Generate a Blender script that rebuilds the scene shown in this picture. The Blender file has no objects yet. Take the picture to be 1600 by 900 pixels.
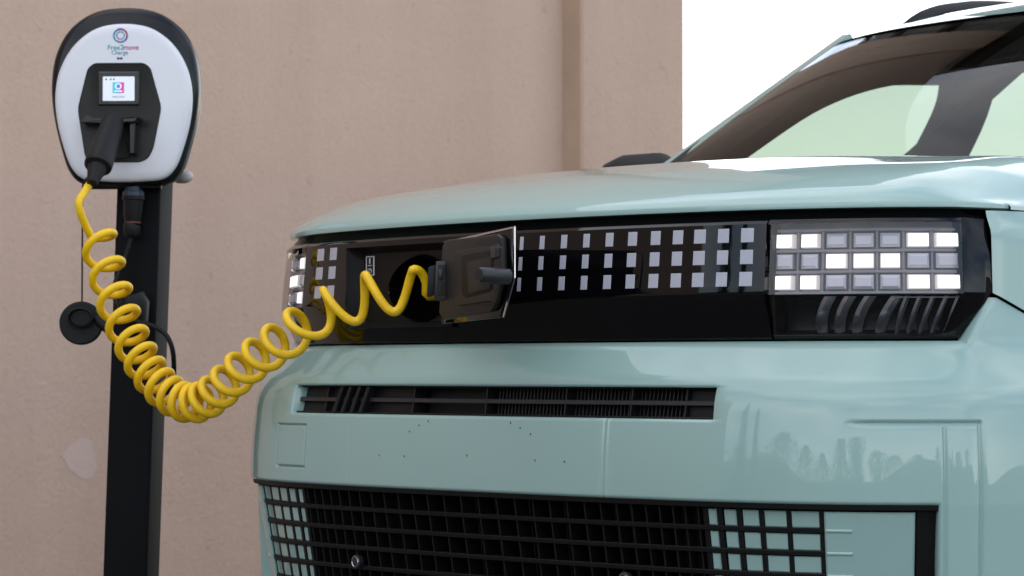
import bpy, bmesh, math, random
import numpy as np
from mathutils import Vector, Matrix
random.seed(7)
S = bpy.context.scene
R = math.radians
COL = S.collection

# ------------------------------------------------------------------ camera
TH = R(47.3); FPX = 4500.0; HZ = 580.0; CAMZ = 0.73
CAM = np.array([3.328, -2.982, CAMZ])
RV = np.array([math.cos(TH), math.sin(TH), 0.0])
DV = np.array([-math.sin(TH), math.cos(TH), 0.0])
cam_d = bpy.data.cameras.new('camera'); cam = bpy.data.objects.new('camera', cam_d); COL.objects.link(cam)
cam_d.sensor_width = 36.0; cam_d.lens = 36.0 * FPX / 1600.0
cam_d.clip_start = 0.05; cam_d.clip_end = 3000
pitch = math.atan((HZ - 450) / FPX)
cam.location = CAM
cam.rotation_euler = (R(90) + pitch, 0, TH)
cam_d.dof.use_dof = True; cam_d.dof.focus_distance = 4.35; cam_d.dof.aperture_fstop = 11.0
S.camera = cam

# ------------------------------------------------------------------ world, sun, exposure
SUN_EL = 38.0; SUN_AZ = 132.0       # azimuth of the sun measured from +X, counter-clockwise (behind the wall)
w = bpy.data.worlds.new('World'); S.world = w; w.use_nodes = True
nt = w.node_tree; nt.nodes.clear()
def N(t, **k):
    n = nt.nodes.new(t)
    for a, b in k.items(): setattr(n, a, b)
    return n
sky = N('ShaderNodeTexSky', sky_type='NISHITA', sun_disc=False)
sky.sun_elevation = R(SUN_EL); sky.sun_rotation = R(90 - SUN_AZ)
sky.air_density = 1.0; sky.dust_density = 0.3; sky.ozone_density = 1.0
tc = N('ShaderNodeTexCoord'); mp = N('ShaderNodeMapping'); mp.inputs['Scale'].default_value = (1, 1, 3.2)
nz = N('ShaderNodeTexNoise'); nz.inputs['Scale'].default_value = 1.7; nz.inputs['Detail'].default_value = 5; nz.inputs['Roughness'].default_value = .5
rp = N('ShaderNodeValToRGB'); rp.color_ramp.elements[0].position = .36; rp.color_ramp.elements[1].position = .80
cloud = N('ShaderNodeMix', data_type='RGBA'); cloud.inputs['B'].default_value = (13.5, 13.0, 12.6, 1)
bg = N('ShaderNodeBackground'); bg.inputs['Strength'].default_value = .10
out = N('ShaderNodeOutputWorld')
L = nt.links.new
L(tc.outputs['Generated'], mp.inputs['Vector']); L(mp.outputs[0], nz.inputs['Vector']); L(nz.outputs['Fac'], rp.inputs[0])
L(rp.outputs[0], cloud.inputs['Factor']); L(sky.outputs[0], cloud.inputs['A']); L(cloud.outputs['Result'], bg.inputs['Color']); L(bg.outputs[0], out.inputs[0])
sl = bpy.data.lights.new('sun', 'SUN'); sl.energy = 3.0; sl.angle = R(.6); sl.color = (1, .95, .88)
so = bpy.data.objects.new('sun', sl); COL.objects.link(so)
sd = Vector((math.cos(R(SUN_EL)) * math.cos(R(SUN_AZ)), math.cos(R(SUN_EL)) * math.sin(R(SUN_AZ)), math.sin(R(SUN_EL))))
so.rotation_euler = sd.to_track_quat('Z', 'Y').to_euler(); so.location = (0, 0, 20)
S.view_settings.view_transform = 'Standard'; S.view_settings.look = 'None'
S.view_settings.exposure = 1.5; S.view_settings.gamma = 1
S.render.engine = 'CYCLES'
S.cycles.max_bounces = 12; S.cycles.transparent_max_bounces = 16

# ------------------------------------------------------------------ pixel helpers
def ray(px, py):
    d = DV + RV * ((px - 800) / FPX); d = d.copy(); d[2] = (HZ - py) / FPX
    return d
def at(px, py, Z): return CAM + ray(px, py) * Z
def at_x(px, py, X): d = ray(px, py); return CAM + d * ((X - CAM[0]) / d[0])

# ------------------------------------------------------------------ materials
def mat(name, col=(.5, .5, .5), rough=.5, metal=0, coat=0, spec=.5, emit=None, es=1, bump=None, var=None, alpha=None, coat_r=.03):
    m = bpy.data.materials.new(name); m.use_nodes = True; t = m.node_tree; b = t.nodes['Principled BSDF']
    b.inputs['Base Color'].default_value = (*col, 1); b.inputs['Roughness'].default_value = rough
    b.inputs['Metallic'].default_value = metal; b.inputs['Coat Weight'].default_value = coat
    b.inputs['Coat Roughness'].default_value = coat_r
    b.inputs['Specular IOR Level'].default_value = spec
    if emit: b.inputs['Emission Color'].default_value = (*emit, 1); b.inputs['Emission Strength'].default_value = es
    if var or bump:
        tcn = t.nodes.new('ShaderNodeTexCoord')
    if var:                                   # (scale, amount, detail): uneven colour
        n = t.nodes.new('ShaderNodeTexNoise'); n.inputs['Scale'].default_value = var[0]; n.inputs['Detail'].default_value = var[2]
        t.links.new(tcn.outputs['Object'], n.inputs['Vector'])
        mx = t.nodes.new('ShaderNodeMix'); mx.data_type = 'RGBA'
        mx.inputs['A'].default_value = (*[c * (1 - var[1]) for c in col], 1); mx.inputs['B'].default_value = (*[min(1, c * (1 + var[1])) for c in col], 1)
        t.links.new(n.outputs['Fac'], mx.inputs['Factor']); t.links.new(mx.outputs['Result'], b.inputs['Base Color'])
    if bump:                                  # (scale, strength, distance)
        n = t.nodes.new('ShaderNodeTexNoise'); n.inputs['Scale'].default_value = bump[0]; n.inputs['Detail'].default_value = 6
        t.links.new(tcn.outputs['Object'], n.inputs['Vector'])
        bp = t.nodes.new('ShaderNodeBump'); bp.inputs['Strength'].default_value = bump[1]; bp.inputs['Distance'].default_value = bump[2]
        t.links.new(n.outputs['Fac'], bp.inputs['Height']); t.links.new(bp.outputs[0], b.inputs['Normal'])
    return m
def glass(name, tint, ior=1.45, rough=0.0):
    m = bpy.data.materials.new(name); m.use_nodes = True; t = m.node_tree; t.nodes.clear()
    o = t.nodes.new('ShaderNodeOutputMaterial'); mx = t.nodes.new('ShaderNodeMixShader'); lw = t.nodes.new('ShaderNodeLayerWeight')
    tr = t.nodes.new('ShaderNodeBsdfTransparent'); g = t.nodes.new('ShaderNodeBsdfGlossy')
    f0 = ((ior - 1) / (ior + 1)) ** 2; lw.inputs['Blend'].default_value = .5
    pw = t.nodes.new('ShaderNodeMath'); pw.operation = 'POWER'; pw.inputs[1].default_value = 5.0; t.links.new(lw.outputs['Facing'], pw.inputs[0])
    f = t.nodes.new('ShaderNodeMath'); f.operation = 'MULTIPLY_ADD'; f.inputs[1].default_value = 1 - f0; f.inputs[2].default_value = f0; t.links.new(pw.outputs[0], f.inputs[0])
    tr.inputs['Color'].default_value = (*tint, 1); g.inputs['Roughness'].default_value = rough
    t.links.new(f.outputs[0], mx.inputs[0]); t.links.new(tr.outputs[0], mx.inputs[1]); t.links.new(g.outputs[0], mx.inputs[2]); t.links.new(mx.outputs[0], o.inputs[0])
    return m
M = {}
M['paint'] = mat('paint_mint', (.262, .398, .368), .42, coat=1.0, spec=.3, coat_r=.015, var=(3, .03, 2))
M['gloss'] = mat('gloss_black', (.002, .002, .0024), .03, spec=.32)
M['plastic'] = mat('black_plastic', (.005, .005, .0054), .45, spec=.22, bump=(900, .15, .0006))
M['grey_plastic'] = mat('dark_grey_plastic', (.008, .008, .0082), .5, spec=.25, bump=(700, .2, .0006))
M['recess'] = mat('recess_plastic', (.003, .003, .0032), .5, spec=.2, bump=(700, .2, .0006))
M['liner'] = mat('flap_liner', (.015, .0135, .0125), .45, spec=.25, bump=(600, .2, .0006))
M['screwhole'] = mat('hole_shadowed', (.05, .07, .066), .6)
M['hinge'] = mat('hinge_plastic', (.018, .018, .021), .38, spec=.4)
M['cavity'] = mat('cavity_black', (.006, .006, .006), .7)
M['fin'] = mat('radiator_fin', (.012, .012, .013), .5)
M['pixel'] = mat('pixel_print', (.37, .38, .44), .3, coat=.6)
M['pixel_off'] = mat('pixel_print_grey', (.42, .43, .5), .3, coat=.6)
M['chrome'] = mat('satin_chrome', (.55, .56, .6), .22, metal=1)
M['reflector'] = mat('lamp_reflector', (.66, .66, .70), .30, metal=.9)
M['lampback'] = mat('lamp_back', (.20, .19, .21), .4)
M['lampdark'] = mat('lamp_dark', (.012, .012, .013), .25)
M['cell_off'] = mat('led_cell_grey', (.50, .48, .53), .25, coat=.8)
M['cell_on'] = mat('led_cell_lit', (.9, .9, .88), .3, emit=(1, .97, .93), es=.62)
M['cell_edge'] = mat('led_cell_rim', (.55, .52, .52), .25, emit=(1, .95, .9), es=.16)
M['lens'] = glass('lamp_lens', (.86, .86, .88), 1.5)
M['wind'] = glass('windscreen_glass', (.42, .47, .43), 1.52)
M['side_glass'] = glass('side_window_glass', (.46, .51, .465), 1.45)
M['interior'] = mat('interior_dark', (.012, .011, .011), .7)
M['trim'] = mat('interior_trim', (.075, .06, .052), .55)
M['yellow'] = mat('yellow_cable', (.82, .50, .0), .48, bump=(260, .25, .0008), var=(45, .22, 6))
M['white_case'] = mat('charger_white', (.66, .66, .70), .35, coat=.25)
M['grey_case'] = mat('charger_back_grey', (.5, .49, .48), .5)
M['rim_black'] = mat('charger_rim', (.005, .006, .009), .25, spec=.28)
M['bezel'] = mat('charger_panel', (.012, .011, .0105), .36, spec=.28, var=(18, .5, 5), bump=(300, .2, .0008))
M['screen_bezel'] = mat('screen_bezel', (.008, .008, .009), .2)
M['display'] = mat('display_lit', (.5, .55, .6), .2, emit=(.80, .84, .95), es=.16)
M['rubber'] = mat('rubber_black', (.006, .006, .0065), .55, spec=.25, bump=(400, .2, .0006))
M['post'] = mat('post_black', (.0045, .0045, .0055), .65, spec=.10, var=(9, .35, 5), bump=(500, .15, .0006))
M['tyre'] = mat('tyre_rubber', (.015, .015, .015), .8)
M['rim'] = mat('wheel_rim', (.3, .3, .31), .35, metal=.8)
M['ink'] = mat('ink_dark', (.03, .04, .07), .5)
M['ink_blue'] = mat('ink_blue', (.05, .26, .42), .5)
M['ink_red'] = mat('ink_red', (.42, .06, .14), .5)
M['ink_teal'] = mat('ink_teal', (.03, .34, .36), .5)
M['ink_violet'] = mat('ink_violet', (.16, .10, .34), .5)
M['s_blue'] = mat('screen_blue', (.05, .2, .5), .3, emit=(.06, .22, .55), es=.2)
M['s_red'] = mat('screen_red', (.5, .05, .2), .3, emit=(.5, .06, .25), es=.2)
M['s_teal'] = mat('screen_teal', (.05, .4, .45), .3, emit=(.06, .45, .5), es=.2)
M['s_dark'] = mat('screen_dark', (.02, .03, .06), .3)
M['s_white'] = mat('screen_white', (.7, .75, .8), .3, emit=(.8, .85, .95), es=.18)
M['sticker'] = mat('sticker_white', (.55, .55, .56), .5)
M['conn_blue'] = mat('connector_blue', (.012, .035, .06), .4)
M['conn_red'] = mat('connector_red', (.09, .015, .015), .5)
M['bark'] = mat('bark', (.09, .065, .045), .9, bump=(30, .6, .02))
M['leaf'] = mat('leaf_green', (.035, .06, .022), .6, var=(2, .5, 3))
M['render_pale'] = mat('render_pale', (.16, .15, .14), .9, var=(.8, .12, 5), bump=(40, .3, .01))
M['roof_metal'] = mat('corrugated_steel', (.52, .54, .55), .5, var=(3, .2, 4))

def wall_mat():
    m = bpy.data.materials.new('wall_render'); m.use_nodes = True; t = m.node_tree; b = t.nodes['Principled BSDF']
    b.inputs['Roughness'].default_value = .92; b.inputs['Specular IOR Level'].default_value = .15
    tcn = t.nodes.new('ShaderNodeTexCoord'); ln = t.links.new
    def noise(s, d=5, r=.6):
        n = t.nodes.new('ShaderNodeTexNoise'); n.inputs['Scale'].default_value = s; n.inputs['Detail'].default_value = d; n.inputs['Roughness'].default_value = r
        ln(tcn.outputs['Object'], n.inputs['Vector']); return n
    def mixc(fac, a, bcol):
        x = t.nodes.new('ShaderNodeMix'); x.data_type = 'RGBA'
        if hasattr(fac, 'links'): ln(fac, x.inputs['Factor'])
        else: x.inputs['Factor'].default_value = fac
        for k, v in (('A', a), ('B', bcol)):
            if hasattr(v, 'links'): ln(v, x.inputs[k])
            else: x.inputs[k].default_value = (*v, 1)
        return x.outputs['Result']
    n1 = noise(.9, 5); c = mixc(n1.outputs['Fac'], (.56, .392, .302), (.60, .436, .346))
    n2 = noise(60, 7, .75); rr = t.nodes.new('ShaderNodeValToRGB'); rr.color_ramp.elements[0].position = .30; rr.color_ramp.elements[1].position = .52
    rr.color_ramp.elements[0].color = (.80, .80, .80, 1); ln(n2.outputs['Fac'], rr.inputs[0])
    mm = t.nodes.new('ShaderNodeMix'); mm.data_type = 'RGBA'; mm.blend_type = 'MULTIPLY'; mm.inputs['Factor'].default_value = .35
    ln(c, mm.inputs['A']); ln(rr.outputs[0], mm.inputs['B']); c = mm.outputs['Result']
    # rain streaks and grime, stretched down the wall
    mpn = t.nodes.new('ShaderNodeMapping'); mpn.inputs['Scale'].default_value = (3.5, 3.5, .25); ln(tcn.outputs['Object'], mpn.inputs['Vector'])
    ns_ = t.nodes.new('ShaderNodeTexNoise'); ns_.inputs['Scale'].default_value = 1.0; ns_.inputs['Detail'].default_value = 7; ns_.inputs['Roughness'].default_value = .62; ln(mpn.outputs[0], ns_.inputs['Vector'])
    rs_ = t.nodes.new('ShaderNodeValToRGB'); rs_.color_ramp.elements[0].position = .38; rs_.color_ramp.elements[1].position = .62; rs_.color_ramp.elements[0].color = (.86, .84, .83, 1); ln(ns_.outputs['Fac'], rs_.inputs[0])
    m2 = t.nodes.new('ShaderNodeMix'); m2.data_type = 'RGBA'; m2.blend_type = 'MULTIPLY'; m2.inputs['Factor'].default_value = .5; ln(c, m2.inputs['A']); ln(rs_.outputs[0], m2.inputs['B']); c = m2.outputs['Result']
    nk = noise(23, 3, .5); rk = t.nodes.new('ShaderNodeValToRGB'); rk.color_ramp.elements[0].position = .27; rk.color_ramp.elements[1].position = .31; rk.color_ramp.elements[0].color = (.72, .70, .68, 1); ln(nk.outputs['Fac'], rk.inputs[0])
    m3 = t.nodes.new('ShaderNodeMix'); m3.data_type = 'RGBA'; m3.blend_type = 'MULTIPLY'; m3.inputs['Factor'].default_value = .35; ln(c, m3.inputs['A']); ln(rk.outputs[0], m3.inputs['B']); c = m3.outputs['Result']
    # pale scuffs scattered on the render
    n3 = noise(2.3, 6, .65); r3 = t.nodes.new('ShaderNodeValToRGB'); r3.color_ramp.elements[0].position = .66; r3.color_ramp.elements[1].position = .74
    ln(n3.outputs['Fac'], r3.inputs[0]); sc = t.nodes.new('ShaderNodeMath'); sc.operation = 'MULTIPLY'; sc.inputs[1].default_value = .18
    ln(r3.outputs[0], sc.inputs[0]); c = mixc(sc.outputs[0], c, (.52, .47, .45))
    ln(c, b.inputs['Base Color'])
    bp = t.nodes.new('ShaderNodeBump'); bp.inputs['Strength'].default_value = .55; bp.inputs['Distance'].default_value = .006
    n4 = noise(70, 8, .65); ln(n4.outputs['Fac'], bp.inputs['Height'])
    bp2 = t.nodes.new('ShaderNodeBump'); bp2.inputs['Strength'].default_value = .22; bp2.inputs['Distance'].default_value = .02
    n5 = noise(9, 4); ln(n5.outputs['Fac'], bp2.inputs['Height']); ln(bp.outputs[0], bp2.inputs['Normal']); ln(bp2.outputs[0], b.inputs['Normal'])
    return m
M['wall'] = wall_mat()
M['return_coat'] = mat('return_ochre', (.42, .30, .215), .9, var=(6, .15, 4), bump=(60, .4, .005))
M['patch'] = mat('pale_plaster', (.56, .412, .352), .9, var=(12, .10, 5), bump=(60, .5, .004))
M['asphalt'] = mat('asphalt', (.075, .073, .070), .9, var=(3, .25, 6), bump=(120, .6, .006))

# ------------------------------------------------------------------ mesh helpers
def link(name, me, material=None, parent=None, smooth=None):
    o = bpy.data.objects.new(name, me); COL.objects.link(o)
    if material: me.materials.append(M[material] if isinstance(material, str) else material)
    if parent: o.parent = parent
    if smooth is not None:
        for p in me.polygons: p.use_smooth = True
        if smooth < 180:
            me.set_sharp_from_angle(angle=R(smooth))
    return o
def mesh(name, v, f, material, parent=None, smooth=None, bevel=None, seg=2):
    me = bpy.data.meshes.new(name); me.from_pydata([tuple(map(float, p)) for p in v], [], [tuple(q) for q in f]); me.update()
    if bevel:
        bm = bmesh.new(); bm.from_mesh(me); bmesh.ops.recalc_face_normals(bm, faces=bm.faces)
        ed = [e for e in bm.edges if len(e.link_faces) == 2 and e.calc_face_angle() > R(25)]
        bmesh.ops.bevel(bm, geom=ed, offset=bevel, segments=seg, affect='EDGES', profile=.5, clamp_overlap=True)
        bm.to_mesh(me); bm.free()
        if smooth is None: smooth = 40
    else:
        bm = bmesh.new(); bm.from_mesh(me); bmesh.ops.recalc_face_normals(bm, faces=bm.faces); bm.to_mesh(me); bm.free()
    return link(name, me, material, parent, smooth)
BF = [(0, 1, 2, 3), (7, 6, 5, 4), (0, 4, 5, 1), (1, 5, 6, 2), (2, 6, 7, 3), (3, 7, 4, 0)]
def box(name, c, size, material, parent=None, rot=None, bevel=None, seg=2):
    v = []
    for sz in (-1, 1):
        for sx, sy in ((-1, -1), (1, -1), (1, 1), (-1, 1)):
            p = Vector((sx * size[0] / 2, sy * size[1] / 2, sz * size[2] / 2))
            if rot is not None: p = rot @ p
            v.append(p + Vector(c))
    return mesh(name, v, BF, material, parent, bevel=bevel, seg=seg)
def grid(name, P, material, parent=None, smooth=60, thick=0):
    P = np.asarray(P); nu, nv = P.shape[:2]
    v = P.reshape(-1, 3); f = []
    for i in range(nu - 1):
        for j in range(nv - 1): f.append((i * nv + j, i * nv + j + 1, (i + 1) * nv + j + 1, (i + 1) * nv + j))
    o = mesh(name, v, f, material, parent, smooth=smooth)
    if thick:
        md = o.modifiers.new('thickness', 'SOLIDIFY'); md.thickness = thick; md.offset = 0
    return o
def tube_geo(pts, rad, n=12, cap=True):
    pts = [Vector(p) for p in pts]; m = len(pts)
    rads = rad if hasattr(rad, '__len__') else [rad] * m
    v = []; f = []; up = None
    for i, p in enumerate(pts):
        t = (pts[min(i + 1, m - 1)] - pts[max(i - 1, 0)]).normalized()
        if up is None:
            up = Vector((0, 0, 1)) if abs(t.z) < .9 else Vector((1, 0, 0))
        a = (up - t * up.dot(t)).normalized(); b = t.cross(a); up = a
        for k in range(n):
            an = 2 * math.pi * k / n; v.append(p + (a * math.cos(an) + b * math.sin(an)) * rads[i])
    for i in range(m - 1):
        for k in range(n): f.append((i * n + k, i * n + (k + 1) % n, (i + 1) * n + (k + 1) % n, (i + 1) * n + k))
    if cap: f.append(tuple(range(n - 1, -1, -1))); f.append(tuple((m - 1) * n + k for k in range(n)))
    return v, f
def tube(name, pts, rad, material, parent=None, n=12):
    v, f = tube_geo(pts, rad, n); return mesh(name, v, f, material, parent, smooth=50)
def catmull(P, n):
    P = np.asarray(P, float); P = np.vstack([2 * P[0] - P[1], P, 2 * P[-1] - P[-2]]); o = []
    for i in range(1, len(P) - 2):
        for k in range(n):
            t = k / n; a, b, c, d = P[i - 1], P[i], P[i + 1], P[i + 2]
            o.append(.5 * ((2 * b) + (c - a) * t + (2 * a - 5 * b + 4 * c - d) * t * t + (3 * b - a - 3 * c + d) * t ** 3))
    o.append(P[-2]); return np.array(o)
def empty(name, loc=(0, 0, 0)):
    o = bpy.data.objects.new(name, None); COL.objects.link(o); o.location = loc; o.empty_display_size = .1; return o
def tag(o, label=None, cat=None, group=None, kind=None):
    if label: o['label'] = label
    if cat: o['category'] = cat
    if group: o['group'] = group
    if kind: o['kind'] = kind
    return o
def smooth01(a, b, x): t = np.clip((x - a) / (b - a), 0, 1); return t * t * (3 - 2 * t)

# ================================================================== SETTING
# ground
g = 300
tag(mesh('ground', [(-g, -g, 0), (g, -g, 0), (g, g, 0), (-g, g, 0)], [(0, 1, 2, 3)], 'asphalt'), 'grey asphalt yard under the car', 'ground', kind='structure')

# rendered wall beside the car (runs along the car, plane X = WX)
WX = -2.80
WALL_H = 4.4
wall = empty('rendered_wall', (WX - .2, -2.0, 0)); tag(wall, 'pinkish beige rendered wall with a pilaster at its end, behind the charger', 'wall')
def wpart(name, v, f, m, **k):
    o = mesh(name, v, f, m, None, **k); o.parent = wall; o.matrix_parent_inverse = Matrix.Translation(-wall.location); return o
yA = at_x(893, 300, WX)[1]; pd = .085
yP = at_x(912, 300, WX + pd)[1]; yE = at_x(1071, 300, WX + pd)[1]
def cuboid(x0, x1, y0, y1, z0, z1):
    return [(x0, y0, z0), (x1, y0, z0), (x1, y1, z0), (x0, y1, z0), (x0, y0, z1), (x1, y0, z1), (x1, y1, z1), (x0, y1, z1)]
CF = [(3, 2, 1, 0), (4, 5, 6, 7), (0, 1, 5, 4), (1, 2, 6, 5), (2, 3, 7, 6), (3, 0, 4, 7)]
def long_wall(x0, x1, y0, y1, z1):
    o = wpart('wall_panel', cuboid(x0, x1, y0, y1, 0, z1), CF, 'wall'); return o
long_wall(WX - .30, WX, -9.0, yP - .0, WALL_H)
wpart('pilaster', cuboid(WX - .302, WX + pd, yP, yE, 0, WALL_H + .02), CF, 'wall', bevel=.012)
wpart('return_strip', cuboid(WX - .01, WX + pd - .014, yP - .004, yP + .004, 0, WALL_H - .01), CF, 'return_coat')  # ochre coat, darker than the render, over the pilaster's return face
# pale repair patch on the render
pp = [(97, 712), (112, 697), (133, 684), (147, 703), (152, 735), (138, 748), (118, 741), (106, 726)]
pc = catmull(np.array(pp + pp[:1], float), 4)[:-1]
pv = [at_x(a + random.uniform(-1.5, 1.5), b + random.uniform(-1.5, 1.5), WX + .0009) for a, b in pc]
n = len(pv); pb = [(WX - .002, q[1], q[2]) for q in pv]
wpart('plaster_patch', pv + pb, [tuple(range(n))] + [(i, (i + 1) % n, n + (i + 1) % n, n + i) for i in range(n)], 'patch')

# ================================================================== CAR
CARN = 'parked_car'
car = empty(CARN, (0, 1.9, 0)); tag(car, 'mint green compact hatchback with pixel headlights, charging from its open front flap', 'car')
CINV = Matrix.Translation(-car.location)
def cp(o, parent=None):                         # parent to the car (or one of its parts) keeping world coordinates
    if parent is None: o.parent = car; o.matrix_parent_inverse = CINV
    else: o.parent = parent; o.matrix_parent_inverse = Matrix.Identity(4)
    return o
# ---- plan curve of the nose
A_, B_ = .076, .627
xs = np.linspace(0, .80, 400); ys = A_ * xs ** 2 + B_ * xs ** 6
b0 = np.array([.80, A_ * .64 + B_ * .8 ** 6]); b1 = b0 + np.array([.033, .033 * 1.35]); b3 = np.array([.872, .66]); b2 = np.array([.872, .43])
tt = np.linspace(0, 1, 200)[1:, None]
bz = (1 - tt) ** 3 * b0 + 3 * (1 - tt) ** 2 * tt * b1 + 3 * (1 - tt) * tt ** 2 * b2 + tt ** 3 * b3
half = np.vstack([np.c_[xs, ys], bz])
full = np.vstack([np.c_[-half[:0:-1, 0], half[:0:-1, 1]], half])
sl_ = np.r_[0, np.cumsum(np.hypot(*np.diff(full, axis=0).T))]; sl_ -= sl_[-1] / 2
tg = np.gradient(full, axis=0); tg /= np.linalg.norm(tg, axis=1)[:, None]
nin = np.c_[-tg[:, 1], tg[:, 0]]                # inward (rearward) normal
SMAX = sl_[-1]
def plan(s):
    return np.array([np.interp(s, sl_, full[:, 0]), np.interp(s, sl_, full[:, 1])]), np.array([np.interp(s, sl_, nin[:, 0]), np.interp(s, sl_, nin[:, 1])])
def sweep(s): return .043 * np.tanh((np.abs(s) / .56) ** 2) * (1 - .35 * smooth01(.60, .85, np.abs(s)))
def off_bumper(s, z):
    q = np.clip(z - .543, 0, .177)
    lo = np.where(z < .543, .05 * (.543 - z), .5 * q ** 2)
    up = np.maximum(z - .72, 0)
    wgt = smooth01(.80, .92, np.abs(s))
    return lo + up * (.42 * (1 - wgt) + .06 * wgt) + sweep(s) * smooth01(.68, .79, z)
BANDZ = [.70, .775, .84, .943, .966, .99]; BANDO = [.08, .048, .022, .031, .056, .10]
def off_band(s, z): return np.interp(z, BANDZ, BANDO) + sweep(s)
def off_grille(s, z): return .012 + .17 * (.543 - z)
def P(s, z, off, extra=0):
    p, nn = plan(s); o = off(s, z) + extra
    q = p + nn * o
    return np.array([q[0], q[1], z])
def hit(px, py, off, extra=0):                  # pixel -> (s, z) on a nose surface
    d = ray(px, py); z = .73
    cur = None
    for it in range(12):
        o = off(sl_, z) + extra
        q = full + nin * (o[:, None] if hasattr(o, 'shape') and o.ndim else o)
        e = (q - CAM[:2]); cr = e[:, 0] * d[1] - e[:, 1] * d[0]
        k = np.where(np.sign(cr[:-1]) != np.sign(cr[1:]))[0]
        best = None
        for i in k:
            a = cr[i] / (cr[i] - cr[i + 1]); pt = q[i] + (q[i + 1] - q[i]) * a; t = np.dot(pt - CAM[:2], d[:2]) / np.dot(d[:2], d[:2])
            if best is None or t < best[0]: best = (t, sl_[i] + (sl_[i + 1] - sl_[i]) * a)
        if best is None: return None
        z2 = CAMZ + d[2] * best[0]; cur = (best[1], z2)
        if abs(z2 - z) < 1e-6: break
        z = z2
    return cur
def hs(px, py, off, extra=0): return hit(px, py, off, extra)[0]
def hz(px, py, off, extra=0): return hit(px, py, off, extra)[1]

def slab(name, s0, s1, z0, z1, off, e_front, e_back, material, parent, ns=3, nz_=3, inset=.0012, shear=0.0, smooth=35):
    """a pillow-edged slab lying on the nose surface, from offset e_front to e_back"""
    ss = np.linspace(0, 1, ns); zz = np.linspace(0, 1, nz_); v = []; f = []
    def ring(ins, e):
        return [[P(s0 + ins + (s1 - s0 - 2 * ins) * a + shear * b, z0 + ins + (z1 - z0 - 2 * ins) * b, off, e) for b in zz] for a in ss]
    F = ring(inset, e_front); Bk = ring(0, e_front + inset * .9)
    Bb = ring(0, e_back)
    idx = lambda i, j: i * nz_ + j
    v = [p for r in F for p in r]
    for i in range(ns - 1):
        for j in range(nz_ - 1): f.append((idx(i, j), idx(i + 1, j), idx(i + 1, j + 1), idx(i, j + 1)))
    per = [(i, 0) for i in range(ns)] + [(ns - 1, j) for j in range(1, nz_)] + [(i, nz_ - 1) for i in range(ns - 2, -1, -1)] + [(0, j) for j in range(nz_ - 2, 0, -1)]
    m = len(per); b1_ = len(v); v += [Bk[i][j] for i, j in per]; b2_ = len(v); v += [Bb[i][j] for i, j in per]
    for k in range(m):
        k2 = (k + 1) % m
        f.append((idx(*per[k]), b1_ + k, b1_ + k2, idx(*per[k2]))); f.append((b1_ + k, b2_ + k, b2_ + k2, b1_ + k2))
    o = mesh(name, v, f, material, None, smooth=smooth); return cp(o, parent)

# ---- key outlines found on the photo
s_lampL0 = hs(1197, 440, off_band); s_lampL1 = hs(1506, 440, off_band); s_corner = hs(1550, 456, off_band)
s_low = hs(1500, 524, off_band)
Z_BOT = .776; Z_CR = .842; Z_CH = .945; Z_TOP = .967
def ztop_b(s):                                    # upper edge of the bumper
    a = np.abs(s)
    z = np.where(a < s_low, Z_BOT - .003, Z_BOT - .003 + (Z_CR - Z_BOT) * np.clip((a - s_low) / (s_corner - s_low), 0, 1))
    z = np.where(a > s_corner, Z_CR - .003 - np.clip(a - s_corner, 0, .12) * .42, z)
    return z

# ---- bumper: fine grid with real openings and pressed grooves
SL0, SL1 = -.490, .486; SZ0, SZ1 = .6605, .7065     # air slot
s_ch0, s_ch1 = hs(1476, 720, off_bumper), hs(1532, 720, off_bumper)
GE = s_ch0 - .009                                    # half length of the lower grille opening
z_ch = hz(1500, 662, off_bumper); s_tail = hs(1340, 660, off_bumper)
tow = (hs(433, 700, off_bumper), hs(476, 700, off_bumper), hz(455, 728, off_bumper), hz(455, 663, off_bumper))
s_seam0, s_seam1 = hs(545, 700, off_bumper), hs(945, 700, off_bumper)
GRO = []                                            # grooves: (s0,z0,s1,z1,half width,depth)
for sg in (1, -1):
    GRO += [(sg * s_ch0, .2, sg * s_ch0, z_ch, .0030, .0035), (sg * s_ch1, .2, sg * s_ch1, z_ch, .0035, .0045), (sg * s_tail, z_ch, sg * s_ch1, z_ch, .0032, .0042)]
t0, t1, t2, t3 = tow
GRO += [(t0, t2, t1, t2, .0013, .0055), (t0, t3, t1, t3, .0013, .0055), (t0, t2, t0, t3, .0013, .0055), (t1, t2, t1, t3, .0013, .0055)]
GRO += [(s_seam0, .543, s_seam0, .659, .0012, .0006), (s_seam1 - .0035, .543, s_seam1 - .0035, .659, .0016, .0014), (s_seam1 + .0035, .543, s_seam1 + .0035, .659, .0016, -.0012)]
def axis(lo, hi, step, feats, fine=.0009, span=.006, exact=()):
    a = list(np.arange(lo, hi, step)) + [hi]
    for c in feats: a += list(np.arange(c - span, c + span + 1e-9, fine))
    for c in exact: a = [q for q in a if abs(q - c) > .0006] + [c]
    a = sorted(q for q in a if lo <= q <= hi); o = [a[0]]
    for q in a[1:]:
        if q - o[-1] > .0004: o.append(q)
        elif q in exact: o[-1] = q
    return np.array(o)
SS = axis(-SMAX + .02, SMAX - .02, .013, [t0, t1, s_seam0, s_seam1, s_ch0, s_ch1, -s_ch0, -s_ch1], exact=(SL0, SL1, -GE, GE))
ZF = axis(.22, .72, .011, [t2, t3, z_ch, .543, SZ0, SZ1], span=.005, exact=(.543, SZ0, SZ1))
VT = np.linspace(0, 1, 9)[1:]
rows = len(ZF) + len(VT)
ZG = np.zeros((len(SS), rows)); ZG[:, :len(ZF)] = ZF[None]
zt = ztop_b(SS); ZG[:, len(ZF):] = .72 + (zt[:, None] - .72) * VT[None]
SG = np.repeat(SS[:, None], rows, 1)
EX = np.zeros_like(ZG)
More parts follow.
